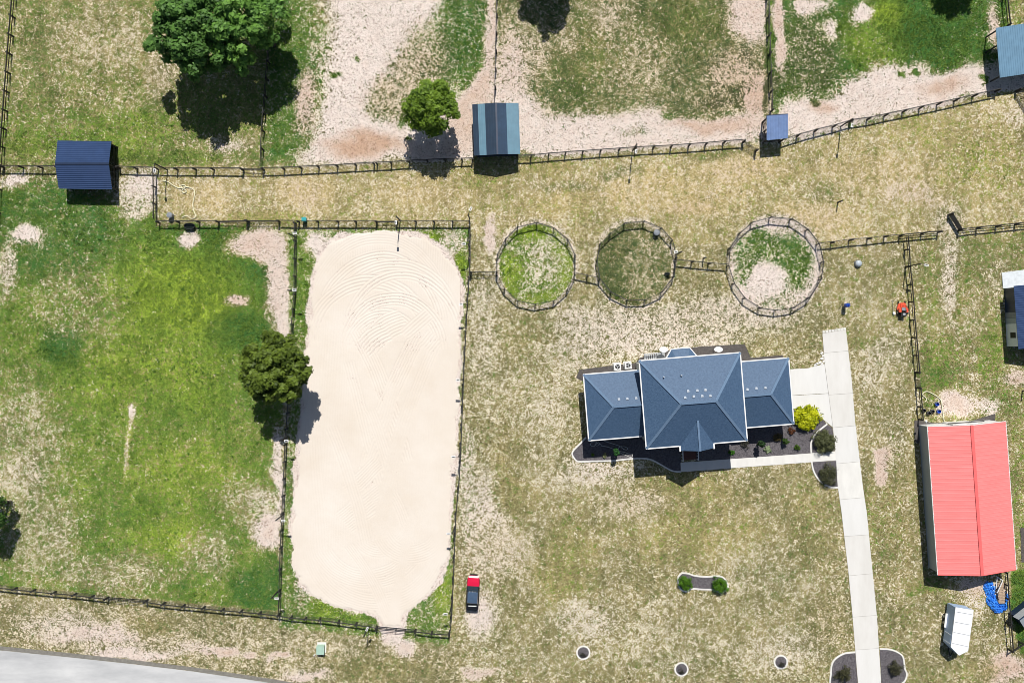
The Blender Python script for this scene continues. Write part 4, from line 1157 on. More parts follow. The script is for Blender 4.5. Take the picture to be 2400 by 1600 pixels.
# left navy shed (ridge runs across the picture)
def rect_from(px4, z):
    return [P(x, y, z) for x, y in px4]
t = thing('run_in_shed', 'navy ribbed run-in shed straddling the fence at far left', 'shed', *P(196,385,2), 0, 'run-in sheds')
n0, n1 = P(135,330,2.5), P(261,331.6,2.5); s0, s1 = P(137.8,442,2.5), P(262.8,444,2.5); r0, r1 = P(129,384,3.4), P(255,384,3.4)
def ribs_across(a0, a1, b0, b1, za, zb, m, parent, nr, h=.05):
    """ribs parallel to the ridge (wavy sheet)"""
    a0, a1 = Vector((*a0, za)), Vector((*a1, za)); b0, b1 = Vector((*b0, zb)), Vector((*b1, zb))
    vs = []; k = nr * 4
    nrm = (a1 - a0).cross(b0 - a0).normalized()
    if nrm.z < 0: nrm = -nrm
    for i in range(k + 1):
        t_ = i / k
        h_ = h * (.5 + .5 * math.cos(2 * math.pi * i / 4))
        vs += [a0.lerp(b0, t_) + nrm * h_, a1.lerp(b1, t_) + nrm * h_]
    fs = [(2 * i, 2 * i + 1, 2 * i + 3, 2 * i + 2) for i in range(k)]
    mb = MB().add(vs, fs)
    mb.slab([a0 - nrm * .02, a1 - nrm * .02, b1 - nrm * .02, b0 - nrm * .02], .05)
    return mb.build('roof_panel', m, parent)
ribs_across(n0, n1, r0, r1, 2.5, 3.4, MT['navy'], t, 12)
ribs_across(s0, s1, r0, r1, 2.5, 3.4, MT['navy'], t, 13)
MB().bar((*r0, 3.43), (*r1, 3.43), .3, .06).build('ridge_cap', MT['navydark'], t)
ins = [mid(n0, s1, .04), mid(n1, s0, .04), mid(s1, n0, .06), mid(s0, n1, .06), mid(mid(n0, s0), mid(n1, s1), .02), mid(mid(n1, s1), mid(n0, s0), .02)]
posts_under(t, ins, [2.4, 2.4, 2.4, 2.4, 3.2, 3.2])
MB().bar((*ins[0], 1.2), (*ins[1], 1.2), .06, 2.4).build('back_wall', MT['navydark'], t)
MB().bar((*ins[0], 1.2), (*ins[3], 1.2), .06, 2.4).build('side_wall', MT['navydark'], t)
for z in (.5, 1.0, 1.4):
    MB().bar((*ins[1], z), (*ins[2], z), .05, .14).build('side_rail', MT['fence'], t)

# banded centre shed
t = thing('run_in_shed', 'gabled run-in shed with dark and pale blue roof bands, top centre', 'shed', *P(1163,303,2), 0, 'run-in sheds')
W0, W1, E0, E1 = P(1107,245,2.75), P(1112,365,2.75), P(1215,242,2.75), P(1219,361,2.75)
R0, R1 = P(1162.5,241,3.4), P(1166,362,3.4)
def band(a0, a1, b0, b1, t0, t1, m, label, ze_=2.75, zr_=3.4):
    q = lambda a, b, t_: (*mid(a, b, t_), ze_ + (zr_ - ze_) * t_)
    o = MB()
    p00, p10, p11, p01 = q(a0, b0, t0), q(a1, b1, t0), q(a1, b1, t1), q(a0, b0, t1)
    o.slab([p00, p10, p11, p01] if True else [], .05)
    k = max(1, round((t1 - t0) * 9))
    for i in range(k + 1):
        f = i / k
        A_ = tuple(p00[j] + (p01[j] - p00[j]) * f for j in range(3)); B_ = tuple(p10[j] + (p11[j] - p10[j]) * f for j in range(3))
        o.bar((A_[0], A_[1], A_[2] + .02), (B_[0], B_[1], B_[2] + .02), .05, .045)
    ob = o.build('roof_panel', m, t); ob['label'] = label
for a, b, m_, l_ in ((0, .23, 'banddark', 'dark navy roof panel'), (.235, .53, 'bandblue', 'pale blue roof panel'), (.535, .99, 'banddark', 'dark navy roof panel')):
    band(W0, W1, R0, R1, a, b, MT[m_], l_)
for a, b, m_, l_ in ((0, .55, 'bandblue', 'pale blue roof panel'), (.555, .99, 'bandmid', 'navy roof panel')):
    band(E0, E1, R0, R1, a, b, MT[m_], l_)
MB().bar((*R0, 3.43), (*R1, 3.43), .25, .05).build('ridge_cap', MT['navydark'], t)
ins = [mid(W0, E1, .06), mid(E0, W1, .06), mid(E1, W0, .06), mid(W1, E0, .06)]
posts_under(t, ins, [2.65] * 4)
for a, b in ((0, 3), (1, 2), (3, 2)):
    MB().bar((*ins[a], 1.25), (*ins[b], 1.25), .07, 2.5).build('wall_panel', MT['navydark'], t)

# small slate shed
t = thing('run_in_shed', 'small flat slate-blue shelter beside the open gate', 'shed', *P(1822,297,2), 0, 'run-in sheds')
c4 = [P(1797,272,2.75), P(1847,268.5,2.75), P(1847,324,2.6), P(1797,329,2.6)]
z4 = [2.75, 2.75, 2.6, 2.6]
corr_slope((*c4[0], 2.75), (*c4[1], 2.75), (*c4[3], 2.6), (*c4[2], 2.6), .4, .02, MT['slate'], t)
MB().bar((*c4[0], 2.66), (*c4[1], 2.66), .3, .12).build('fascia', MT['navydark'], t)
ins = [mid(c4[0], c4[2], .06), mid(c4[1], c4[3], .06), mid(c4[2], c4[0], .06), mid(c4[3], c4[1], .06)]
posts_under(t, ins, [2.6, 2.6, 2.5, 2.5])
for z in (.35, .8, 1.25, 1.7):
    MB().bar((*ins[0], z), (*ins[3], z), .05, .14).build('side_rail', MT['fence'], t)
MB().bar((*mid(ins[0], ins[3]), -.05), (*mid(ins[0], ins[3]), 2.5), .1).build('post', MT['fence'], t)
MB().bar((*ins[0], .1), (*ins[3], 1.8), .05, .1).build('brace', MT['fence'], t)
for z in (.45, 1.0):
    MB().bar((*ins[3], z), (*ins[2], z), .05, .18).build('side_rail', MT['fence'], t)

# pale blue shed top right
t = thing('run_in_shed', 'pale steel-blue open shed cut by the top right edge', 'shed', *P(2385,120,2), 0, 'run-in sheds')
c4 = [P(2334,66,2.95), P(2444,49,2.95), P(2454,166,2.7), P(2343.7,182.5,2.7)]
corr_slope((*c4[0], 2.95), (*c4[1], 2.95), (*c4[3], 2.7), (*c4[2], 2.7), .32, .03, MT['skyblue'], t)
ins = [mid(c4[0], c4[2], .04), mid(c4[1], c4[3], .04), mid(c4[2], c4[0], .04), mid(c4[3], c4[1], .04), mid(c4[0], c4[3], .35)]
posts_under(t, ins, [2.8, 2.8, 2.6, 2.6, 2.7])
MB().bar((*ins[1], 1.3), (*ins[2], 1.3), .08, 2.6).build('side_wall', MT['skyblue'], t)

# poultry house at the right edge
t = thing('animal_house', 'navy roofed animal house with pale side panel and window at right edge', 'shed', *P(2390,725,1.5), 0)
ZW = 2.75
rc = [P(2376,670,2.9), P(2387,818,2.9)]; rr = [P(2440,664,3.9), P(2452,812,3.9)]; re_ = [P(2500,660,2.9), P(2512,806,2.9)]
corr_slope((*rc[0], 2.9), (*rc[1], 2.9), (*rr[0], 3.9), (*rr[1], 3.9), .32, .03, MT['navy'], t)
corr_slope((*re_[0], 2.9), (*re_[1], 2.9), (*rr[0], 3.9), (*rr[1], 3.9), .32, .03, MT['navy'], t)
MB().bar((*rr[0], 3.94), (*rr[1], 3.94), .3, .05).build('ridge_cap', MT['navydark'], t)
wA, wB = g(2353.5, 677), g(2360, 812)
MB().prism([wA, wB, g(2482, 802), g(2475, 667)], -.1, 2.84).build('wall', MT['navydark'], t)
MB().slab([(*g(2347,639), .14), (*g(2480,622), .14), (*g(2480,664), .14), (*g(2350,676), .14)][::-1], .3).build('concrete_pad', mat('pale_pad', (0.62, 0.66, 0.68), .8, var=.14, scale=2.5), t)
PALE = mat('pale_grey_sheet', (0.72, 0.76, 0.78), .5, var=.05)
def wside(y0, y1): return mid(wA, wB, (y0 - 677) / 135.0), mid(wA, wB, (y1 - 677) / 135.0)
for y0, y1, m_, nm_ in ((759, 811.5, PALE, 'pale_panel'), (746, 758.5, MT['greymetal'], 'grey_panel'), (733, 745.5, MT['greypl'], 'grey_panel')):
    a, b = wside(y0, y1)
    pn = MB().bar((a[0] - .03, a[1], 1.36), (b[0] - .03, b[1], 1.36), .05, 2.6).build(nm_, m_, t)
    if nm_ == 'pale_panel':
        a, b = wside(779, 792)
        MB().bar((a[0] - .065, a[1], 1.65), (b[0] - .065, b[1], 1.65), .03, 1.2).build('window', MT['black'], pn)

# grey coop bottom right
t = thing('chicken_coop', 'grey metal coop cut by the bottom right edge', 'coop', *P(2400,1460,1), 0)
k0, k1 = P(2374,1444,1.5), P(2440,1392,1.5); k2, k3 = P(2389,1452,2.4), P(2455,1400,2.4)
MB().slab([(*k0, 1.5), (*k1, 1.5), (*k3, 2.4), (*k2, 2.4)][::1], .05).build('roof_panel', MT['galv'], t)
k4, k5 = P(2404,1476,1.5), P(2470,1424,1.5)
MB().slab([(*k2, 2.4), (*k3, 2.4), (*k5, 1.5), (*k4, 1.5)], .05).build('roof_panel', MT['greymetal'], t)
MB().bar((*k2, 2.43), (*k3, 2.43), .14, .05).build('ridge_cap', MT['navydark'], t)
MB().prism([mid(k0, k5, .05), mid(k1, k4, .05), mid(k5, k0, .05), mid(k4, k1, .05)], -.1, 1.46).build('wall', MT['navydark'], t)

# ------------------------------------------------------------------ horse trailer
t = thing('horse_trailer', 'white horse trailer with pointed nose parked below the red barn', 'trailer', *g(2230,1465), 0)
zt = 2.6
roofp = [P(2240,1423,zt), P(2281.6,1430,zt), P(2269,1524,zt), P(2248,1534.5,zt), P(2229,1515,zt)]
cx0 = sum(p[0] for p in roofp) / 5; cy0 = sum(p[1] for p in roofp) / 5
MB().prism(roofp, .45, 2.5).build('body', MT['shadewall'], t)
grow = [(cx0 + (x - cx0) * 1.015, cy0 + (y - cy0) * 1.015) for x, y in roofp]
MB().prism(grow, 2.5, 2.6).build('roof', MT['trailer'], t)
dvx, dvy = roofp[4][0] - roofp[0][0], roofp[4][1] - roofp[0][1]
for k in (.1, .36, .62, .9):
    a = (roofp[0][0] + dvx * k, roofp[0][1] + dvy * k); b = (roofp[1][0] + (roofp[2][0] - roofp[1][0]) * k, roofp[1][1] + (roofp[2][1] - roofp[1][1]) * k)
    MB().bar((*mid(a, b, .04), 2.605), (*mid(a, b, .96), 2.605), .05, .05).build('roof_seam', MT['galv'], t)
al = math.atan2(dvy, dvx)
nx, ny = math.sin(al), -math.cos(al)
if nx > 0: nx, ny = -nx, -ny
for k in (.36, .52):
    q = (roofp[0][0] + dvx * k + nx * .08, roofp[0][1] + dvy * k + ny * .08)
    wh = MB()
    r_ = .36
    wh.tube([(q[0] - nx * .12, q[1] - ny * .12, r_), (q[0] + nx * .14, q[1] + ny * .14, r_)], r_, 14)
    wo = wh.build('wheel', MT['rubber'], t)
    MB().tube([(q[0] + nx * .13, q[1] + ny * .13, r_), (q[0] + nx * .16, q[1] + ny * .16, r_)], .2, 10).build('rim', MT['galv'], wo)
a = (roofp[0][0] + dvx * .26 + nx * .14, roofp[0][1] + dvy * .26 + ny * .14); b = (roofp[0][0] + dvx * .62 + nx * .14, roofp[0][1] + dvy * .62 + ny * .14)
MB().bar((*a, .8), (*b, .8), .3, .07).build('fender', MT['white'], t)
a = (roofp[0][0] + dvx * .72 + nx * .015, roofp[0][1] + dvy * .72 + ny * .015); b = (roofp[0][0] + dvx * .94 + nx * .015, roofp[0][1] + dvy * .94 + ny * .015)
do = MB().bar((*a, 1.5), (*b, 1.5), .04, 1.7).build('side_door', MT['shadewall'], t)
for e in (a, b):
    MB().bar((e[0] + nx * .03, e[1] + ny * .03, .65), (e[0] + nx * .03, e[1] + ny * .03, 2.35), .05).build('door_frame', MT['trailer'], do)
nose = roofp[3]
for p_ in (roofp[2], roofp[4]):
    q = mid(p_, nose, .6)
    MB().bar((*q, .5), (nose[0] - .15, nose[1] - 1.0, .5), .1).build('drawbar', MT['black'], t)
MB().cyl(nose[0] - .15, nose[1] - .95, .02, .7, .05, n=8).build('jack', MT['galv'], t)

# ------------------------------------------------------------------ parked car
cxx, cyy = g(1109, 1384)
car = thing('parked_car', 'parked car with red bonnet and dark roof beside the arena fence', 'car', cxx, cyy, 0)
CR = math.radians(2.6)
def CL(x, y, z): # x right, y forward (up in the picture)
    return (cxx + x * math.cos(-CR) - y * math.sin(-CR), cyy + x * math.sin(-CR) + y * math.cos(-CR), z)
def sec(y, hw, zb, zt_, ht):
    return [CL(*p) for p in ((-hw * .92, y, zb), (hw * .92, y, zb), (hw, y, (zb + zt_) / 2), (ht, y, zt_), (-ht, y, zt_), (-hw, y, (zb + zt_) / 2))]
MB().loft([sec(-2.55, .80, .40, .98, .74), sec(-2.35, .90, .30, 1.05, .84), sec(-1.3, .93, .28, 1.06, .88), sec(1.0, .93, .28, 1.04, .88)]).build('body', MT['carblack'], car)
MB().loft([sec(1.0, .93, .28, 1.04, .86), sec(1.6, .92, .30, 1.02, .83), sec(2.2, .84, .34, .92, .70), sec(2.45, .66, .40, .80, .52)]).build('bonnet', MT['carred'], car)
MB().loft([[CL(*p) for p in ((-.62, 2.42, .35), (.62, 2.42, .35), (.62, 2.42, .6), (-.62, 2.42, .6))], [CL(*p) for p in ((-.5, 2.62, .38), (.5, 2.62, .38), (.5, 2.62, .58), (-.5, 2.62, .58))]]).build('bumper', MT['carblack'], car)
def csec(y, hw, z): return [CL(*p) for p in ((-.86, y, 1.0), (.86, y, 1.0), (hw, y, z), (-hw, y, z))]
MB().loft([csec(-1.75, .78, 1.1), csec(-1.25, .72, 1.66), csec(.35, .74, 1.70), csec(1.02, .80, 1.08)]).build('cabin', MT['glass'], car)
MB().add([CL(-.70, -1.22, 1.70), CL(.70, -1.22, 1.70), CL(.72, -.4, 1.745), CL(.72, .36, 1.725), CL(-.72, .36, 1.725), CL(-.72, -.4, 1.745), CL(0, -1.24, 1.73), CL(0, .38, 1.755), CL(0, -.4, 1.78)], [(0, 6, 8, 5), (6, 1, 2, 8), (5, 8, 7, 4), (8, 2, 3, 7)]).build('roof', MT['cartop'], car)
for x in (-.42, -.05, .33):
    MB().box(*CL(x, .42, 1.74)[:2], 1.735, .07, .12, .05, -CR).build('roof_lamp', MT['white'], car)
MB().bar(CL(-.6, -1.86, 1.075), CL(.6, -1.86, 1.075), .09, .05).build('rear_highlight', MT['white'], car)  # white bar painted in for the highlight line behind the rear window
for sx in (-1, 1):
    for y in (-1.55, 1.55):
        wo = MB().tube([CL(sx * .70, y, .36), CL(sx * .95, y, .36)], .36, 14).build('wheel', MT['rubber'], car)
        MB().tube([CL(sx * .94, y, .36), CL(sx * .965, y, .36)], .2, 10).build('rim', MT['galv'], wo)
    MB().box(*CL(sx * 1.0, .75, 1.1)[:2], 1.12, .2, .12, .16, -CR).build('mirror', MT['carblack'], car)
    MB().box(*CL(sx * .62, 2.33, .8)[:2], .76, .24, .2, .14, -CR).build('headlight', MT['white'], car)
    MB().box(*CL(sx * .7, -2.5, .8)[:2], .84, .16, .12, .22, -CR).build('tail_light', MT['carred'], car)
    for y0, y1 in ((-1.2, -.35), (-.3, .55)):
        MB().bar(CL(sx * .915, y0, .72), CL(sx * .915, y1, .72), .05, .5).build('door', MT['carblack'], car)

# ------------------------------------------------------------------ mower and small yard things
mx, my = g(2112, 725)
mw = thing('ride_on_mower', 'orange-red ride-on mower parked beside the yard fence', 'mower', mx, my, 0)
def ML(x, y): return (mx + x, my + y)
MB().prism([ML(-.72, .25), ML(-.5, .85), ML(.5, .85), ML(.75, .3), ML(.7, -.1), ML(-.72, -.1)], .14, .34).build('mower_deck', MT['mowred'], mw)
MB().prism([ML(-.32, .2), ML(-.34, .95), ML(.34, .95), ML(.32, .2)], .36, .5).build('footplate', MT['mowred'], mw)
for s_ in (-1, 1):
    MB().prism([ML(s_ * .34, -.5), ML(s_ * .34, .25), ML(s_ * .66, .1), ML(s_ * .66, -.45)], .5, .82).build('fender', MT['mowred'], mw)
    wo = MB().tube([(mx + s_ * .42, my - .5, .3), (mx + s_ * .70, my - .5, .3)], .3, 14).build('rear_wheel', MT['rubber'], mw)
    MB().tube([(mx + s_ * .69, my - .5, .3), (mx + s_ * .715, my - .5, .3)], .15, 10).build('rim', MT['galv'], wo)
    MB().tube([(mx + s_ * .42, my + 1.05, .16), (mx + s_ * .54, my + 1.05, .16)], .16, 10).build('front_wheel', MT['rubber'], mw)
    MB().tube([(mx + s_ * .3, my + .25, .8), (mx + s_ * .3, my + .45, 1.05), (mx + s_ * .05, my + .5, 1.05)], .03).build('steering_lever', MT['black'], mw)
MB().box(mx, my + .02, .72, .52, .5, .14).build('seat', MT['greypl'], mw)
MB().box(mx, my - .26, .98, .5, .12, .46).build('backrest', MT['black'], mw)
MB().box(mx, my - .72, .62, .8, .6, .46).build('engine', MT['black'], mw)
MB().cyl(mx, my - .72, .85, .95, .2).build('engine_fan', MT['galv'], mw)
MB().tube([(mx - .5, my - .45, .5), (mx - .5, my - .55, 1.6), (mx + .5, my - .55, 1.6), (mx + .5, my - .45, .5)], .03).build('roll_bar', MT['black'], mw)

tx, ty = g(2092, 722)
tr = thing('string_trimmer', 'string trimmer lying in the grass beside the mower', 'trimmer', tx, ty, 0)
MB().tube([(tx - .02, ty + 1.1, .08), (tx + .05, ty - .5, .12)], .03).build('shaft', MT['galv'], tr)
MB().box(tx + .12, ty - .75, .16, .3, .4, .26, .4).build('motor', MT['white'], tr)
MB().bar((tx - .25, ty + 1.02, .06), (tx + .2, ty + 1.08, .06), .07).build('guard', MT['black'], tr)

bx, by = g(1978, 716)
b = thing('barrel', 'blue plastic barrel on a dark stand in the yard above the driveway', 'barrel', bx, by, 0)
for dx, dy in ((-.2, -.2), (.2, -.2), (-.2, .2), (.2, .2)):
    MB().bar((bx + dx, by + dy, -.05), (bx + dx * .8, by + dy * .8, .6), .07).build('leg', MT['fence'], b)
MB().cyl(bx, by, .6, 1.5, .30, n=16).build('drum', MT['bluepl'], b)
MB().cyl(bx, by, 1.5, 1.56, .27, n=16).build('lid', MT['bluepl'], b)
MB().cyl(bx, by, 1.56, 1.85, .10, .08).build('shadow_neck', MT['bluepl'], b)  # added neck; stand and neck shaped to give the long, narrow-tipped shadow
sx_, sy_ = g(1969, 718)
tag(MB().bar((sx_ - .3, sy_ - .55, .02), (sx_ + .35, sy_ + .6, .35), .05).build('wooden_stake', MT['fence']), 'thin dark stake leaning in the grass left of the blue barrel', 'stake')
dx_, dy_ = g(2010, 618)
d = thing('septic_cover', 'grey dome cover in the yard right of the largest round pen', 'cover', dx_, dy_, 0)
MB().cyl(dx_, dy_, -.05, .3, .55, .5, 18).build('rim', MT['greypl'], d)
MB().dome(dx_, dy_, .3, .5, .5, .36, 18, 5).build('lid', mat('pale_grey_lid', (.42, .47, .52), .4), d, smooth=True)

def barrel(label, px_, py_, r, h, m, squash=1.0, name='barrel'):
    x, y = g(px_, py_)
    t = thing(name, label, name.replace('_', ' '), x, y, 0)
    MB().cyl(x, y, -.03, h * .9, r * .9, r, 16).build('drum', MT[m], t)
    MB().cyl(x, y, h * .9, h * .96, r * 1.06, r * 1.06, 16).build('rim', MT[m], t)
    MB().dome(x, y, h * .96, r * .95, r * .95, h * .08, 16, 3).build('lid', MT[m], t)
barrel('grey lidded barrel standing in the left end of the lane', 403, 506, .40, .95, 'greypl')
barrel('grey barrel just inside the top of the middle round pen', 1537, 546, .42, .9, 'greypl')
def oval_tank(label, px_, py_, rx, ry, h, m='black'):
    x, y = g(px_, py_)
    t = thing('water_trough', label, 'trough', x, y, 0)
    n = 20
    ring = lambda a, z: [(x + (rx - a) * abs(math.cos(k * .31416)) ** .7 * math.copysign(1, math.cos(k * .31416)), y + (ry - a) * math.sin(k * .31416), z) for k in range(n)]
    MB().loft([ring(.06, -.03), ring(0, h), ring(.07, h), ring(.1, h - .2)]).build('tank', MT[m], t)
    MB().loft([ring(.085, h - .14), ring(.085, h - .12)]).build('water', MT['water'], t)
oval_tank('black oval water trough under the lane bottom fence', 447, 531, .78, .46, .6)
oval_tank('small dark trough inside the right side of the middle round pen', 1563, 642, .42, .2, .3)
x, y = g(716, 516)
t = thing('mineral_feeder', 'small teal box feeder on the lane fence above the arena', 'feeder', x, y, 0)
MB().box(x, y, .45, .55, .5, .9).build('box', MT['tealpl'], t); MB().box(x, y, .93, .66, .62, .06, .05).build('lid', MT['tealpl'], t)
x, y = g(754, 1516)
t = thing('utility_box', 'pale green utility box on a pale pad by the roadside', 'utility box', x, y, 0)
MB().box(x, y, .03, 1.35, 1.55, .12).build('pad', MT['curb'], t); MB().box(x, y - .1, .5, 1.05, 1.15, .85).build('cabinet', MT['palegreen'], t)
MB().box(x, y - .1, .945, 1.12, 1.22, .05).build('lid', MT['palegreen'], t)
x, y = g(738, 1532)
t = thing('marker_peg', 'short white marker peg beside the pale green utility box', 'marker', x, y, 0)
MB().cyl(x, y, -.05, .55, .09, n=10).build('stem', MT['white'], t); MB().dome(x, y, .55, .1, .1, .08, 10, 3).build('cap', MT['white'], t)
def bucket(label, px_, py_, m, r=.3, h=.42):
    x, y = g(px_, py_)
    t = thing('bucket', label, 'bucket', x, y, 0, 'buckets by the barn')
    n = 16
    rg = lambda rr, z: [(x + rr * math.cos(k * .3927), y + rr * math.sin(k * .3927), z) for k in range(n)]
    MB().loft([rg(r * .8, -.02), rg(r, h), rg(r * .9, h), rg(r * .72, .08)]).build('pail', MT[m], t)
    MB().tube([(x - r, y, h - .02), (x - r * .7, y + r * .5, h + .03), (x, y + r * .8, h + .04), (x + r * .7, y + r * .5, h + .03), (x + r, y, h - .02)], .018).build('handle', MT['galv'], t)
bucket('upper blue bucket on the grass above the red barn', 2193.6, 946, 'bluepl'); bucket('lower blue bucket nearest the red barn wall', 2198, 963, 'bluepl')
bucket('black tub by the fence post above the red barn', 2163, 961, 'black', .28, .4); bucket('black tub between fence and blue buckets, the left one', 2174.5, 967, 'black', .3, .4); bucket('black tub right beside the lower blue bucket', 2183, 963, 'black', .3, .4)

def hose(label, pts, m, r=.07):
    p = [(*g(x_, y_), r + .035) for x_, y_ in pts]
    o = MB().tube(spline(p, 5), r, 6).build('hose', MT[m])
    tag(o, label, 'hose', 'garden hoses')
zA = lambda l: [(350 + a / 4.48, 370 + b_ / 4.48) for a, b_ in l]
zB = lambda l: [(1800 + a / 3.92, 740 + b_ / 3.92) for a, b_ in l]
zC = lambda l: [(1330 + a / 6.72, 1000 + b_ / 6.72) for a, b_ in l]
hose('cream hose snaking over dry grass at the left end of the lane', zA([(140,238),(200,255),(250,288),(300,315),(340,318),(335,295),(365,285),(385,305),(360,330),(345,350),(365,370),(392,355),(375,335),(350,320),(380,308),(440,318),(478,352),(472,420),(460,480),(466,545),(488,605),(475,633),(440,638),(405,612),(375,612),(345,628)]), 'hose')
hose('pale hose curling on the grass in front of the red barn', zB([(1435,790),(1455,770),(1440,745),(1420,728),(1422,708),(1450,694),(1490,704),(1575,760),(1595,820),(1605,900),(1615,965)]), 'hose')
hose('grey hose looped in the shaded bed left of the porch', zC([(470,250),(440,230),(380,240),(365,285),(410,305),(450,270),(490,240),(500,280),(450,295),(440,260),(520,270),(540,300),(600,305),(700,335),(770,370),(850,385),(960,415),(1015,425),(1020,460),(990,475),(930,450),(870,425),(820,390),(800,340),(830,310),(900,310),(945,335),(930,358),(880,345),(820,300),(720,265),(580,220)]), 'hosew', .04)

# lumber, tarp, frame
x, y = g(2343, 1388)
t = thing('lumber_stack', 'stack of short pale boards between blue tarp and fence', 'lumber', x, y, 0)
for k in range(13):
    yy = y + 1.55 - k * .235
    MB().box(x + random.uniform(-.08, .08), yy, .55 + random.uniform(-.02, .03), 1.25 - .25 * abs(k - 4) / 9 + random.uniform(-.1, .1), .19, .05, .05 + random.uniform(-.06, .06)).build('board', MT['wood'], t)
for yy in (y + 1.0, y - .2, y - 1.1):
    MB().box(x, yy, .25, 1.1, .3, .52).build('bearer', MT['wood'], t)
def tarp():
    n = 80
    poly = [g(*p) for p in ((2305,1370),(2314,1362),(2327,1366),(2334,1384),(2337,1398),(2344,1410),(2354,1408),(2356,1380),(2362,1398),(2361,1426),(2350,1434),(2332,1437),(2320,1428),(2312,1408),(2307,1390))]
    xs = np.linspace(min(p[0] for p in poly) - .2, max(p[0] for p in poly) + .2, n); ys = np.linspace(min(p[1] for p in poly) - .2, max(p[1] for p in poly) + .2, n)
    X, Y = np.meshgrid(xs, ys)
    sd = poly_sd(X, Y, poly) + (fbm(X, Y, .6, 88) - .5) * .8 - .05
    wx, wy = X + .35 * fbm(X, Y, .8, 5), Y + .35 * fbm(X, Y, .8, 6)
    rid = 1 - np.abs(fbm(wx * 1.4 + wy, wy - wx, .55, 55, 3) * 2 - 1) * 2.6
    rid2 = 1 - np.abs(fbm(wx - wy * .8, wy + wx, .35, 58, 2) * 2 - 1) * 2.4
    Z = .06 + .30 * np.clip(sd * 2.2, 0, 1) * (0.3 + .7 * fbm(X, Y, 1.1, 12)) + (.22 * np.clip(rid, -.5, 1) + .10 * rid2) * np.clip(sd * 4, .15, 1)
    idx = np.arange(n * n).reshape(n, n)
    f = [tuple(int(v) for v in (idx[i, j], idx[i, j + 1], idx[i + 1, j + 1], idx[i + 1, j])) for i in range(n - 1) for j in range(n - 1) if sd[i, j] > 0]
    o = mesh_obj('tarp', [tuple(map(float, q)) for q in zip(X.ravel(), Y.ravel(), np.maximum(Z, .03).ravel())], f, MT['tarp'])
    tag(o, 'crumpled bright blue tarp spread below the red barn', 'tarp')
tarp()
t = thing('metal_frame', 'white metal frame leaning over the blue tarp and boards', 'frame', *g(2333, 1365), 0)
fx = [g(2328,1346), g(2341,1355), g(2329,1384), g(2326,1374)]
for a, b_ in ((0, 1), (1, 2), (0, 3)):
    MB().bar((*fx[a], .95), (*fx[b_], .85), .1).build('tube', MT['white'], t)
for k in fx:
    MB().bar((*k, -.02), (*k, .88), .07).build('leg', MT['white'], t)

# ------------------------------------------------------------------ foliage
def tint_mesh(name, V, F, cols, m):
    """V (n,3), F (k,v) faces, cols (k,3) per face"""
    me = bpy.data.meshes.new(name)
    k, nv = F.shape
    me.vertices.add(len(V)); me.vertices.foreach_set('co', V.astype(np.float32).ravel())
    me.loops.add(F.size); me.loops.foreach_set('vertex_index', F.astype(np.int32).ravel())
    me.polygons.add(k); me.polygons.foreach_set('loop_start', np.arange(0, F.size, nv, dtype=np.int32))
    me.update(calc_edges=True)
    at = me.color_attributes.new('tint', 'FLOAT_COLOR', 'CORNER')
    c = np.ones((k, nv, 4), np.float32); c[:, :, :3] = cols[:, None, :]
    at.data.foreach_set('color', c.ravel())
    me.materials.append(m)
    return me

def crown_mesh(name, cx, cy, cz, rx, ry, rz, clumps, leaves, size, c_dark, c_light, seed, rc=(.55, .95), hollow=.48, lump=.26, flat_=0.0):
    r = np.random.default_rng(seed)
    d = r.normal(size=(clumps, 3)); d /= np.linalg.norm(d, axis=1)[:, None]
    d[:, 2] = np.where(d[:, 2] < -.45, -d[:, 2], d[:, 2])
    rad = hollow + (1 - hollow) * r.random(clumps) ** .6
    az = np.arctan2(d[:, 1], d[:, 0]); el = d[:, 2]
    ph = r.random(6) * 6.28
    lum = 1 + lump * (np.sin(2 * az + ph[0]) * .45 + np.sin(3 * az + ph[1] + 2 * el) * .5 + np.sin(5 * az + ph[2] - 3 * el) * .4 + np.sin(7 * az + ph[3]) * .25)
    C = d * rad[:, None] * lum[:, None] * np.array([rx, ry, rz]) + np.array([cx, cy, cz])
    R = rc[0] + (rc[1] - rc[0]) * r.random(clumps)
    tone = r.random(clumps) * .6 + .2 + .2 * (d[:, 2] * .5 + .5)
    n = clumps * leaves
    ci = np.repeat(np.arange(clumps), leaves)
    q = r.normal(size=(n, 3)); q /= np.linalg.norm(q, axis=1)[:, None]
    pos = C[ci] + q * (R[ci] * r.random(n) ** .45)[:, None] * np.array([1, 1, .75])
    nrm = q * .8 + r.normal(size=(n, 3)) * .45 + np.array([0, 0, .75 + flat_])
    nrm /= np.linalg.norm(nrm, axis=1)[:, None]
    a = np.cross(nrm, r.normal(size=(n, 3))); a /= np.linalg.norm(a, axis=1)[:, None]
    b = np.cross(nrm, a)
    s = size * (.6 + .8 * r.random(n))
    V = np.stack([pos - a * s[:, None] * .5, pos + b * s[:, None] * .30, pos + a * s[:, None] * .5, pos - b * s[:, None] * .30], 1)
    V = V.reshape(-1, 3)
    V[:, 2] = np.maximum(V[:, 2], .03)
    F = np.arange(n * 4).reshape(n, 4)
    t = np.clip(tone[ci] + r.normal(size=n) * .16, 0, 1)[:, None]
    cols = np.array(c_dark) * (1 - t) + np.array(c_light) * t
    return tint_mesh(name, V, F, cols, MT['leaf']), C

def add_obj(name, me, parent):
    o = bpy.data.objects.new(name, me); COL.objects.link(o); o.parent = parent
    px_, py_, pz_ = ORG[parent.name]
    o.location = (-px_, -py_, -pz_)
    return o

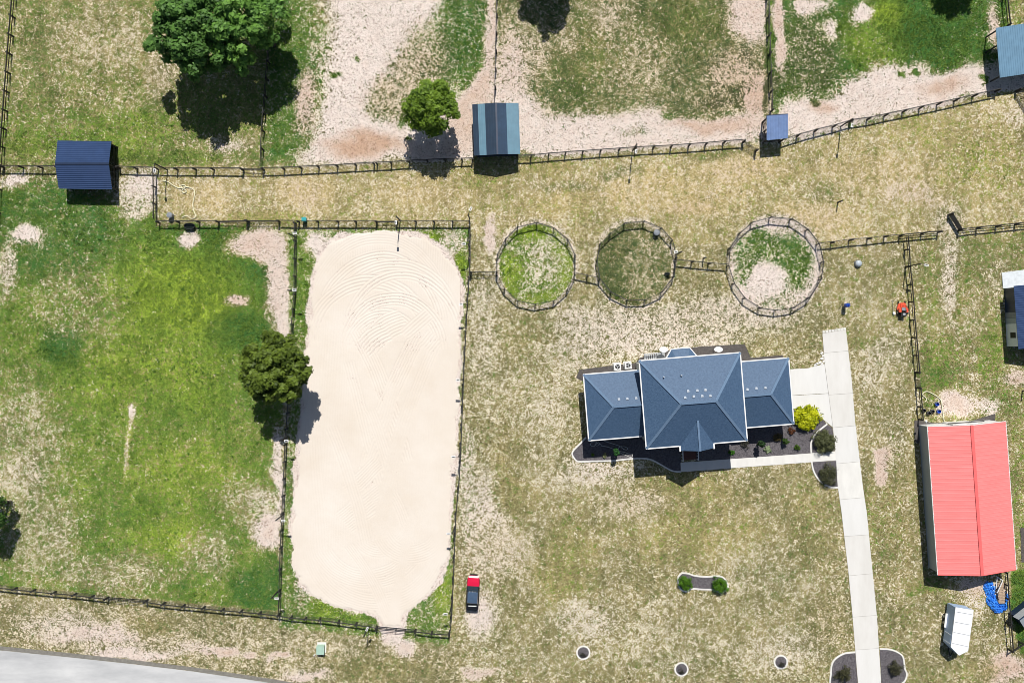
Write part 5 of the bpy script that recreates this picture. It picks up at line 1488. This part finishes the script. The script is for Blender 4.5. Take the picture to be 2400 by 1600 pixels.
def tree(label, base, crown, seed, c_dark, c_light, clumps, leaves, size, trunk_r=.3, group=None, **kw):
    bx_, by_ = base
    t = thing('tree', label, 'tree', bx_, by_, 0, group)
    cx, cy, cz, rx, ry, rz = crown
    me, C = crown_mesh('crown', cx, cy, cz, rx, ry, rz, clumps, leaves, size, c_dark, c_light, seed, **kw)
    add_obj('crown', me, t)
    tb = MB()
    top = cz
    tb.tube([(bx_, by_, -.2), (bx_ + .05, by_, top * .3), (cx, cy, top * .62), (cx, cy, top)], [trunk_r * 1.25, trunk_r, trunk_r * .75, trunk_r * .3], 9)
    r = random.Random(seed)
    for k in r.sample(range(len(C)), min(12, len(C))):
        e = C[k]; st = Vector((cx, cy, top * (.45 + .3 * r.random())))
        mdl = (Vector(e) + st) / 2 + Vector((0, 0, .4))
        tb.tube([st, mdl, Vector(e)], [trunk_r * .4, trunk_r * .22, trunk_r * .07], 6)
    tb.build('trunk', MT['bark'], t)
    return t

OAK_D, OAK_L = (.016, .036, .010), (.085, .150, .024)
tree('big dark green tree at the top left, left of the brighter one', g(515,132), (*g(512,120), 7.8, 5.6, 6.6, 4.2), 3, (.022,.062,.015), (.125,.265,.050), 230, 95, .58, .42, rc=(.6,1.05))
tree('big bright green tree at the top left beside the dark one', g(640,105), (*g(622,84), 7.8, 4.5, 6.4, 4.2), 5, (.034,.105,.022), (.205,.400,.066), 190, 95, .58, .4, rc=(.6,1.1))
tree('rounded bright green tree left of the banded centre shed', g(1024,280), (*g(1023,280), 5.6, 3.7, 3.8, 3.0), 8, (.028,.070,.008), (.20,.32,.028), 140, 90, .40, .22, lump=.10)
tree('olive green tree overhanging the left side of the sand arena', g(690,866), (*g(680,858), 8.0, 4.9, 4.6, 3.2), 12, (.016,.034,.005), (.150,.215,.026), 190, 90, .55, .32, hollow=.35, lump=.10)
tree('tree cut by the left edge above the roadside fence', g(18,1176), (*g(16,1174), 5.2, 2.2, 3.4, 3.6), 17, OAK_D, (.07,.16,.03), 90, 70, .4, .2)
tree('tree beyond the top edge throwing its shadow into the middle paddock', g(1300,-100), (*g(1295,-100), 8.0, 3.7, 4.3, 3.4), 21, OAK_D, OAK_L, 150, 60, .48, .3)
tree('tree beyond the top edge shading the lush right-hand paddock', g(2245,-118), (*g(2243,-118), 8.0, 2.8, 2.9, 3.0), 23, OAK_D, OAK_L, 110, 60, .48, .28)

def shrub(label, px_, py_, r, h, cd, cl, seed, size=.16, clumps=None, leaves=40, name='shrub', group=None, ry=None, lift=None, **kw):
    x_, y_ = g(px_, py_)
    t = thing(name, label, name.replace('_', ' '), x_, y_, 0, group)
    k = clumps or max(10, int(26 * r * r * 1.5) + 8)
    me, C = crown_mesh('foliage', x_, y_, lift if lift is not None else h * .5, r, ry or r, h * .5, k, leaves, size, cd, cl, seed, rc=(r * .22 + .03, r * .36 + .05), hollow=.4, **kw)
    add_obj('foliage', me, t)
    sb = MB()
    sb.tube([(x_, y_, -.05), (x_, y_, h * .6)], [.05, .02], 6)
    for e in C[:5]:
        sb.tube([(x_, y_, .02), tuple(e)], [.025, .01], 5)
    sb.build('stem', MT['bark'], t)
    return t
GRN = ((.018,.06,.004), (.10,.24,.012))
gi = 'round shrubs on the lawn island'
shrub('left round green shrub on the dumbbell mulch island', 1604,1362, .98, 1.35, *GRN, 41, .15, 46, 60, group=gi)
shrub('right round green shrub on the dumbbell mulch island', 1684,1366, 1.1, 1.45, *GRN, 42, .15, 52, 60, group=gi)
shrub('large chartreuse yellow shrub at the right corner of the house', 1886,977, 2.0, 1.3, (.18,.24,.003), (.58,.60,.012), 43, .36, 90, 45, ry=1.55, lump=.32)
shrub('reddish brown shrub below the yellow shrub', 1854,1010, .5, .6, (.03,.012,.006), (.16,.06,.025), 44, .14)
shrub('brown and green dry shrub against the shaded house front', 1822,1023, .62, .7, (.03,.025,.008), (.17,.13,.05), 45, .15)
shrub('cone shaped green yew in the right front bed', 1836,1032, .42, 1.5, (.012,.035,.005), (.06,.12,.015), 46, .13, 30, 40)
shrub('tall slim dark green columnar shrub in the right front bed', 1775,1036, .42, 2.9, (.008,.022,.006), (.03,.075,.02), 47, .15, 46, 45)
shrub('pale variegated plant beside the columnar shrub', 1796,1052, .5, .45, (.05,.12,.03), (.38,.46,.26), 48, .17, 18, 30)
shrub('small bright green plant at the porch side of the right bed', 1713,1060, .4, .5, (.02,.08,.008), (.07,.22,.02), 49, .14, 16, 30)
shrub('twiggy grey shrub below the main roof corner', 1745,1037, .75, .8, (.02,.02,.016), (.085,.085,.06), 50, .12, 26, 22)
shrub('small round green shrub near the front walk', 1868,1047, .4, .55, (.02,.05,.004), (.075,.15,.012), 51, .12, 16, 40)
shrub('large grey-green shrub in the wedge above the front walk', 1926,1031, 1.45, 1.5, (.03,.035,.014), (.13,.145,.06), 52, .22, 80, 40, ry=1.6)
shrub('grey-green shrub beside the driveway below the front walk', 1938,1112, 1.3, 1.3, (.022,.026,.012), (.10,.105,.05), 53, .2, 62, 34)
shrub('tall slim green columnar shrub in the left front bed', 1441,1055, .42, 3.2, (.008,.035,.008), (.035,.14,.03), 54, .15, 48, 45)
shrub('tiny yellow-green plant in the shade of the left bed', 1389,1064, .22, .4, (.05,.10,.008), (.14,.24,.02), 55, .12, 10, 26)
shrub('pale low plant at the shadow edge of the left bed', 1416,1067, .4, .3, (.10,.12,.05), (.30,.32,.16), 56, .14, 12, 22)
shrub('dark scraggly shrub in the bed left of the driveway end', 1973,1574, 1.1, 1.2, (.02,.02,.01), (.085,.085,.04), 57, .18, 46, 30)
shrub('dark scraggly shrub in the bed right of the driveway end', 2094,1561, 1.0, 1.1, (.02,.02,.012), (.08,.08,.045), 58, .18, 40, 30)
for cx_, cy_, lb, sd_ in ((1366,1530,'dark dry sapling in the leftmost lawn tree ring', 61), (1596,1569,'dark dry sapling in the lowest lawn tree ring', 62), (1829,1553,'dark dry sapling in the tree ring nearest the driveway', 63)):
    shrub(lb, cx_, cy_, .42, .9, (.012,.012,.01), (.05,.05,.035), sd_, .12, 16, 16, name='sapling', group='saplings in lawn rings')

# ------------------------------------------------------------------ grass (nobody could count it)
def grass():
    r = np.random.default_rng(99)
    n0 = 520000
    x = r.uniform(-77, 77, n0); y = r.uniform(-52.5, 52.5, n0)
    u, v = px_of(x, y)
    gm, s, yw, o = masks(u, v)
    patch = fbm(x, y, 1.5, 301) - .5
    patch2 = fbm(x, y, .5, 311, 2) - .5
    ge = np.clip(gm + patch * .9, 0, 1)
    dens = np.clip(.14 + .62 * ge - .75 * np.clip(s - .35 + patch2 * .8, 0, 1), 0.015, 1)
    dens = np.where(s > .95, .02 + .25 * ge, dens)
    keep = r.random(n0) < dens
    def out(poly, mrg):
        return poly_sd(x, y, poly) < mrg
    keep &= out([g(*D(*p)) for p in ARENA], -.1 + 0)
    for poly in (S(DRIVE_POLY), S(WALK)):
        keep &= out(poly, .13)
    for poly in (S(APRON), S(BED_LEFT + [(1595,1030),(1480,1000),(1380,1000)]), S(DUMB), S(ENDBED_L), S(ENDBED_R),
                 S([(1590,1105),(1590,1000),(1690,957),(1958,957),(1958,1057)]), S(BED_LOW_CURB + [(1961,1079)]), [HL(-14.2, -5.5), HL(14.2, -5.5), HL(14.2, 5.6), HL(-14.2, 5.6)], [nw, ne, se, sw]):
        keep &= out(poly, .02)
    keep &= out(S([(x_, y_ - 1) for x_, y_ in ROAD_TOP] + [(2400, 2400), (-600, 2400)]), .02)
    for cx_, cy_ in ((1367,1528),(1597,1567),(1829.8,1550)):
        X0, Y0 = g(cx_, cy_); keep &= (x - X0) ** 2 + (y - Y0) ** 2 > 1.1
    x, y, ge, yw, s, o = x[keep], y[keep], ge[keep], yw[keep], s[keep], o[keep]
    n = len(x)
    hgt = (.05 + .12 * ge) * (.6 + .8 * r.random(n))
    wid = (.07 + .11 * ge) * (.7 + .7 * r.random(n))
    isg = r.random(n) < np.clip(ge * 1.5 - .15, 0, 1)
    t = r.random(n)[:, None]
    t = np.clip(t * .7 + .15 + (yw[:, None] - .25) * .7, 0, 1)
    greens = np.array([.056, .140, .028]) * (1 - t) + np.array([.245, .345, .046]) * t
    dl = np.clip((o - .13) / .37, 0, 1)[:, None]
    greens = greens * (1 - dl) + (np.array([.085, .098, .045]) * (1 - t) + np.array([.19, .20, .08]) * t) * dl
    ty = np.clip(yw + (r.random(n) - .5) * .7, 0, 1)[:, None]
    drys = (np.array([.25, .235, .10]) * (1 - ty) + np.array([.52, .42, .20]) * ty) * (.45 + .95 * r.random(n))[:, None]
    cols = np.where(isg[:, None], greens, drys)
    V = np.empty((n, 3, 3, 3)); 
    a0 = r.random(n) * 6.283
    z0 = -.02
    for k in range(3):
        a = a0 + k * 2.094 + r.normal(size=n) * .4
        L_ = wid * (.8 + .8 * r.random(n))
        px_, py_ = -np.sin(a), np.cos(a)
        bw = wid * .30
        V[:, k, 0] = np.stack([x - px_ * bw, y - py_ * bw, np.full(n, z0)], -1)
        V[:, k, 1] = np.stack([x + px_ * bw, y + py_ * bw, np.full(n, z0)], -1)
        V[:, k, 2] = np.stack([x + np.cos(a) * L_, y + np.sin(a) * L_, z0 + .03 + hgt], -1)
    F = np.arange(n * 9).reshape(n * 3, 3)
    me = tint_mesh('grass', V.reshape(-1, 3), F, np.repeat(cols, 3, 0), MT['grass'])
    ob = bpy.data.objects.new('grass', me); COL.objects.link(ob)
    ob['kind'] = 'stuff'
    print('grass tufts', n)
grass()

def weeds():
    """coarse weed clumps along fences and in the lush paddocks"""
    r = np.random.default_rng(123)
    n0 = 42000
    x = r.uniform(-77, 77, n0); y = r.uniform(-52.5, 52.5, n0)
    u, v = px_of(x, y)
    gm, s, yw, o = masks(u, v)
    keep = r.random(n0) < np.clip((gm - .5) * 1.3, 0, 1) * (fbm(x, y, 2.5, 77) > .47)
    keep &= poly_sd(x, y, [g(*D(*p)) for p in ARENA]) < -.3
    x, y, gm, yw = x[keep], y[keep], gm[keep], yw[keep]
    n = len(x); L = 7
    ci = np.repeat(np.arange(n), L)
    a = r.random(n * L) * 6.283
    rad = .22 * r.random(n * L) ** .5
    pos = np.stack([x[ci] + np.cos(a) * rad, y[ci] + np.sin(a) * rad, .08 + .16 * r.random(n * L)], -1)
    nr = np.stack([np.cos(a) * .6, np.sin(a) * .6, np.full(n * L, .8)], -1) + r.normal(size=(n * L, 3)) * .35
    nr /= np.linalg.norm(nr, axis=1)[:, None]
    p = np.cross(nr, r.normal(size=(n * L, 3))); p /= np.linalg.norm(p, axis=1)[:, None]; q = np.cross(nr, p)
    sz = .20 * (.6 + .8 * r.random(n * L))[:, None]
    V = np.stack([pos - p * sz * .5, pos + q * sz * .28, pos + p * sz * .5, pos - q * sz * .28], 1).reshape(-1, 3)
    V[:, 2] = np.maximum(V[:, 2], .0)
    t = np.clip(r.random(n)[ci] * .7 + r.random(n * L) * .3 + (yw[ci] - .2) * .5, 0, 1)[:, None]
    cols = np.array([.040, .115, .022]) * (1 - t) + np.array([.17, .30, .035]) * t
    me = tint_mesh('weeds', V, np.arange(n * L * 4).reshape(-1, 4), cols, MT['leaf'])
    ob = bpy.data.objects.new('weeds', me); COL.objects.link(ob); ob['kind'] = 'stuff'
    print('weed clumps', n)
weeds()
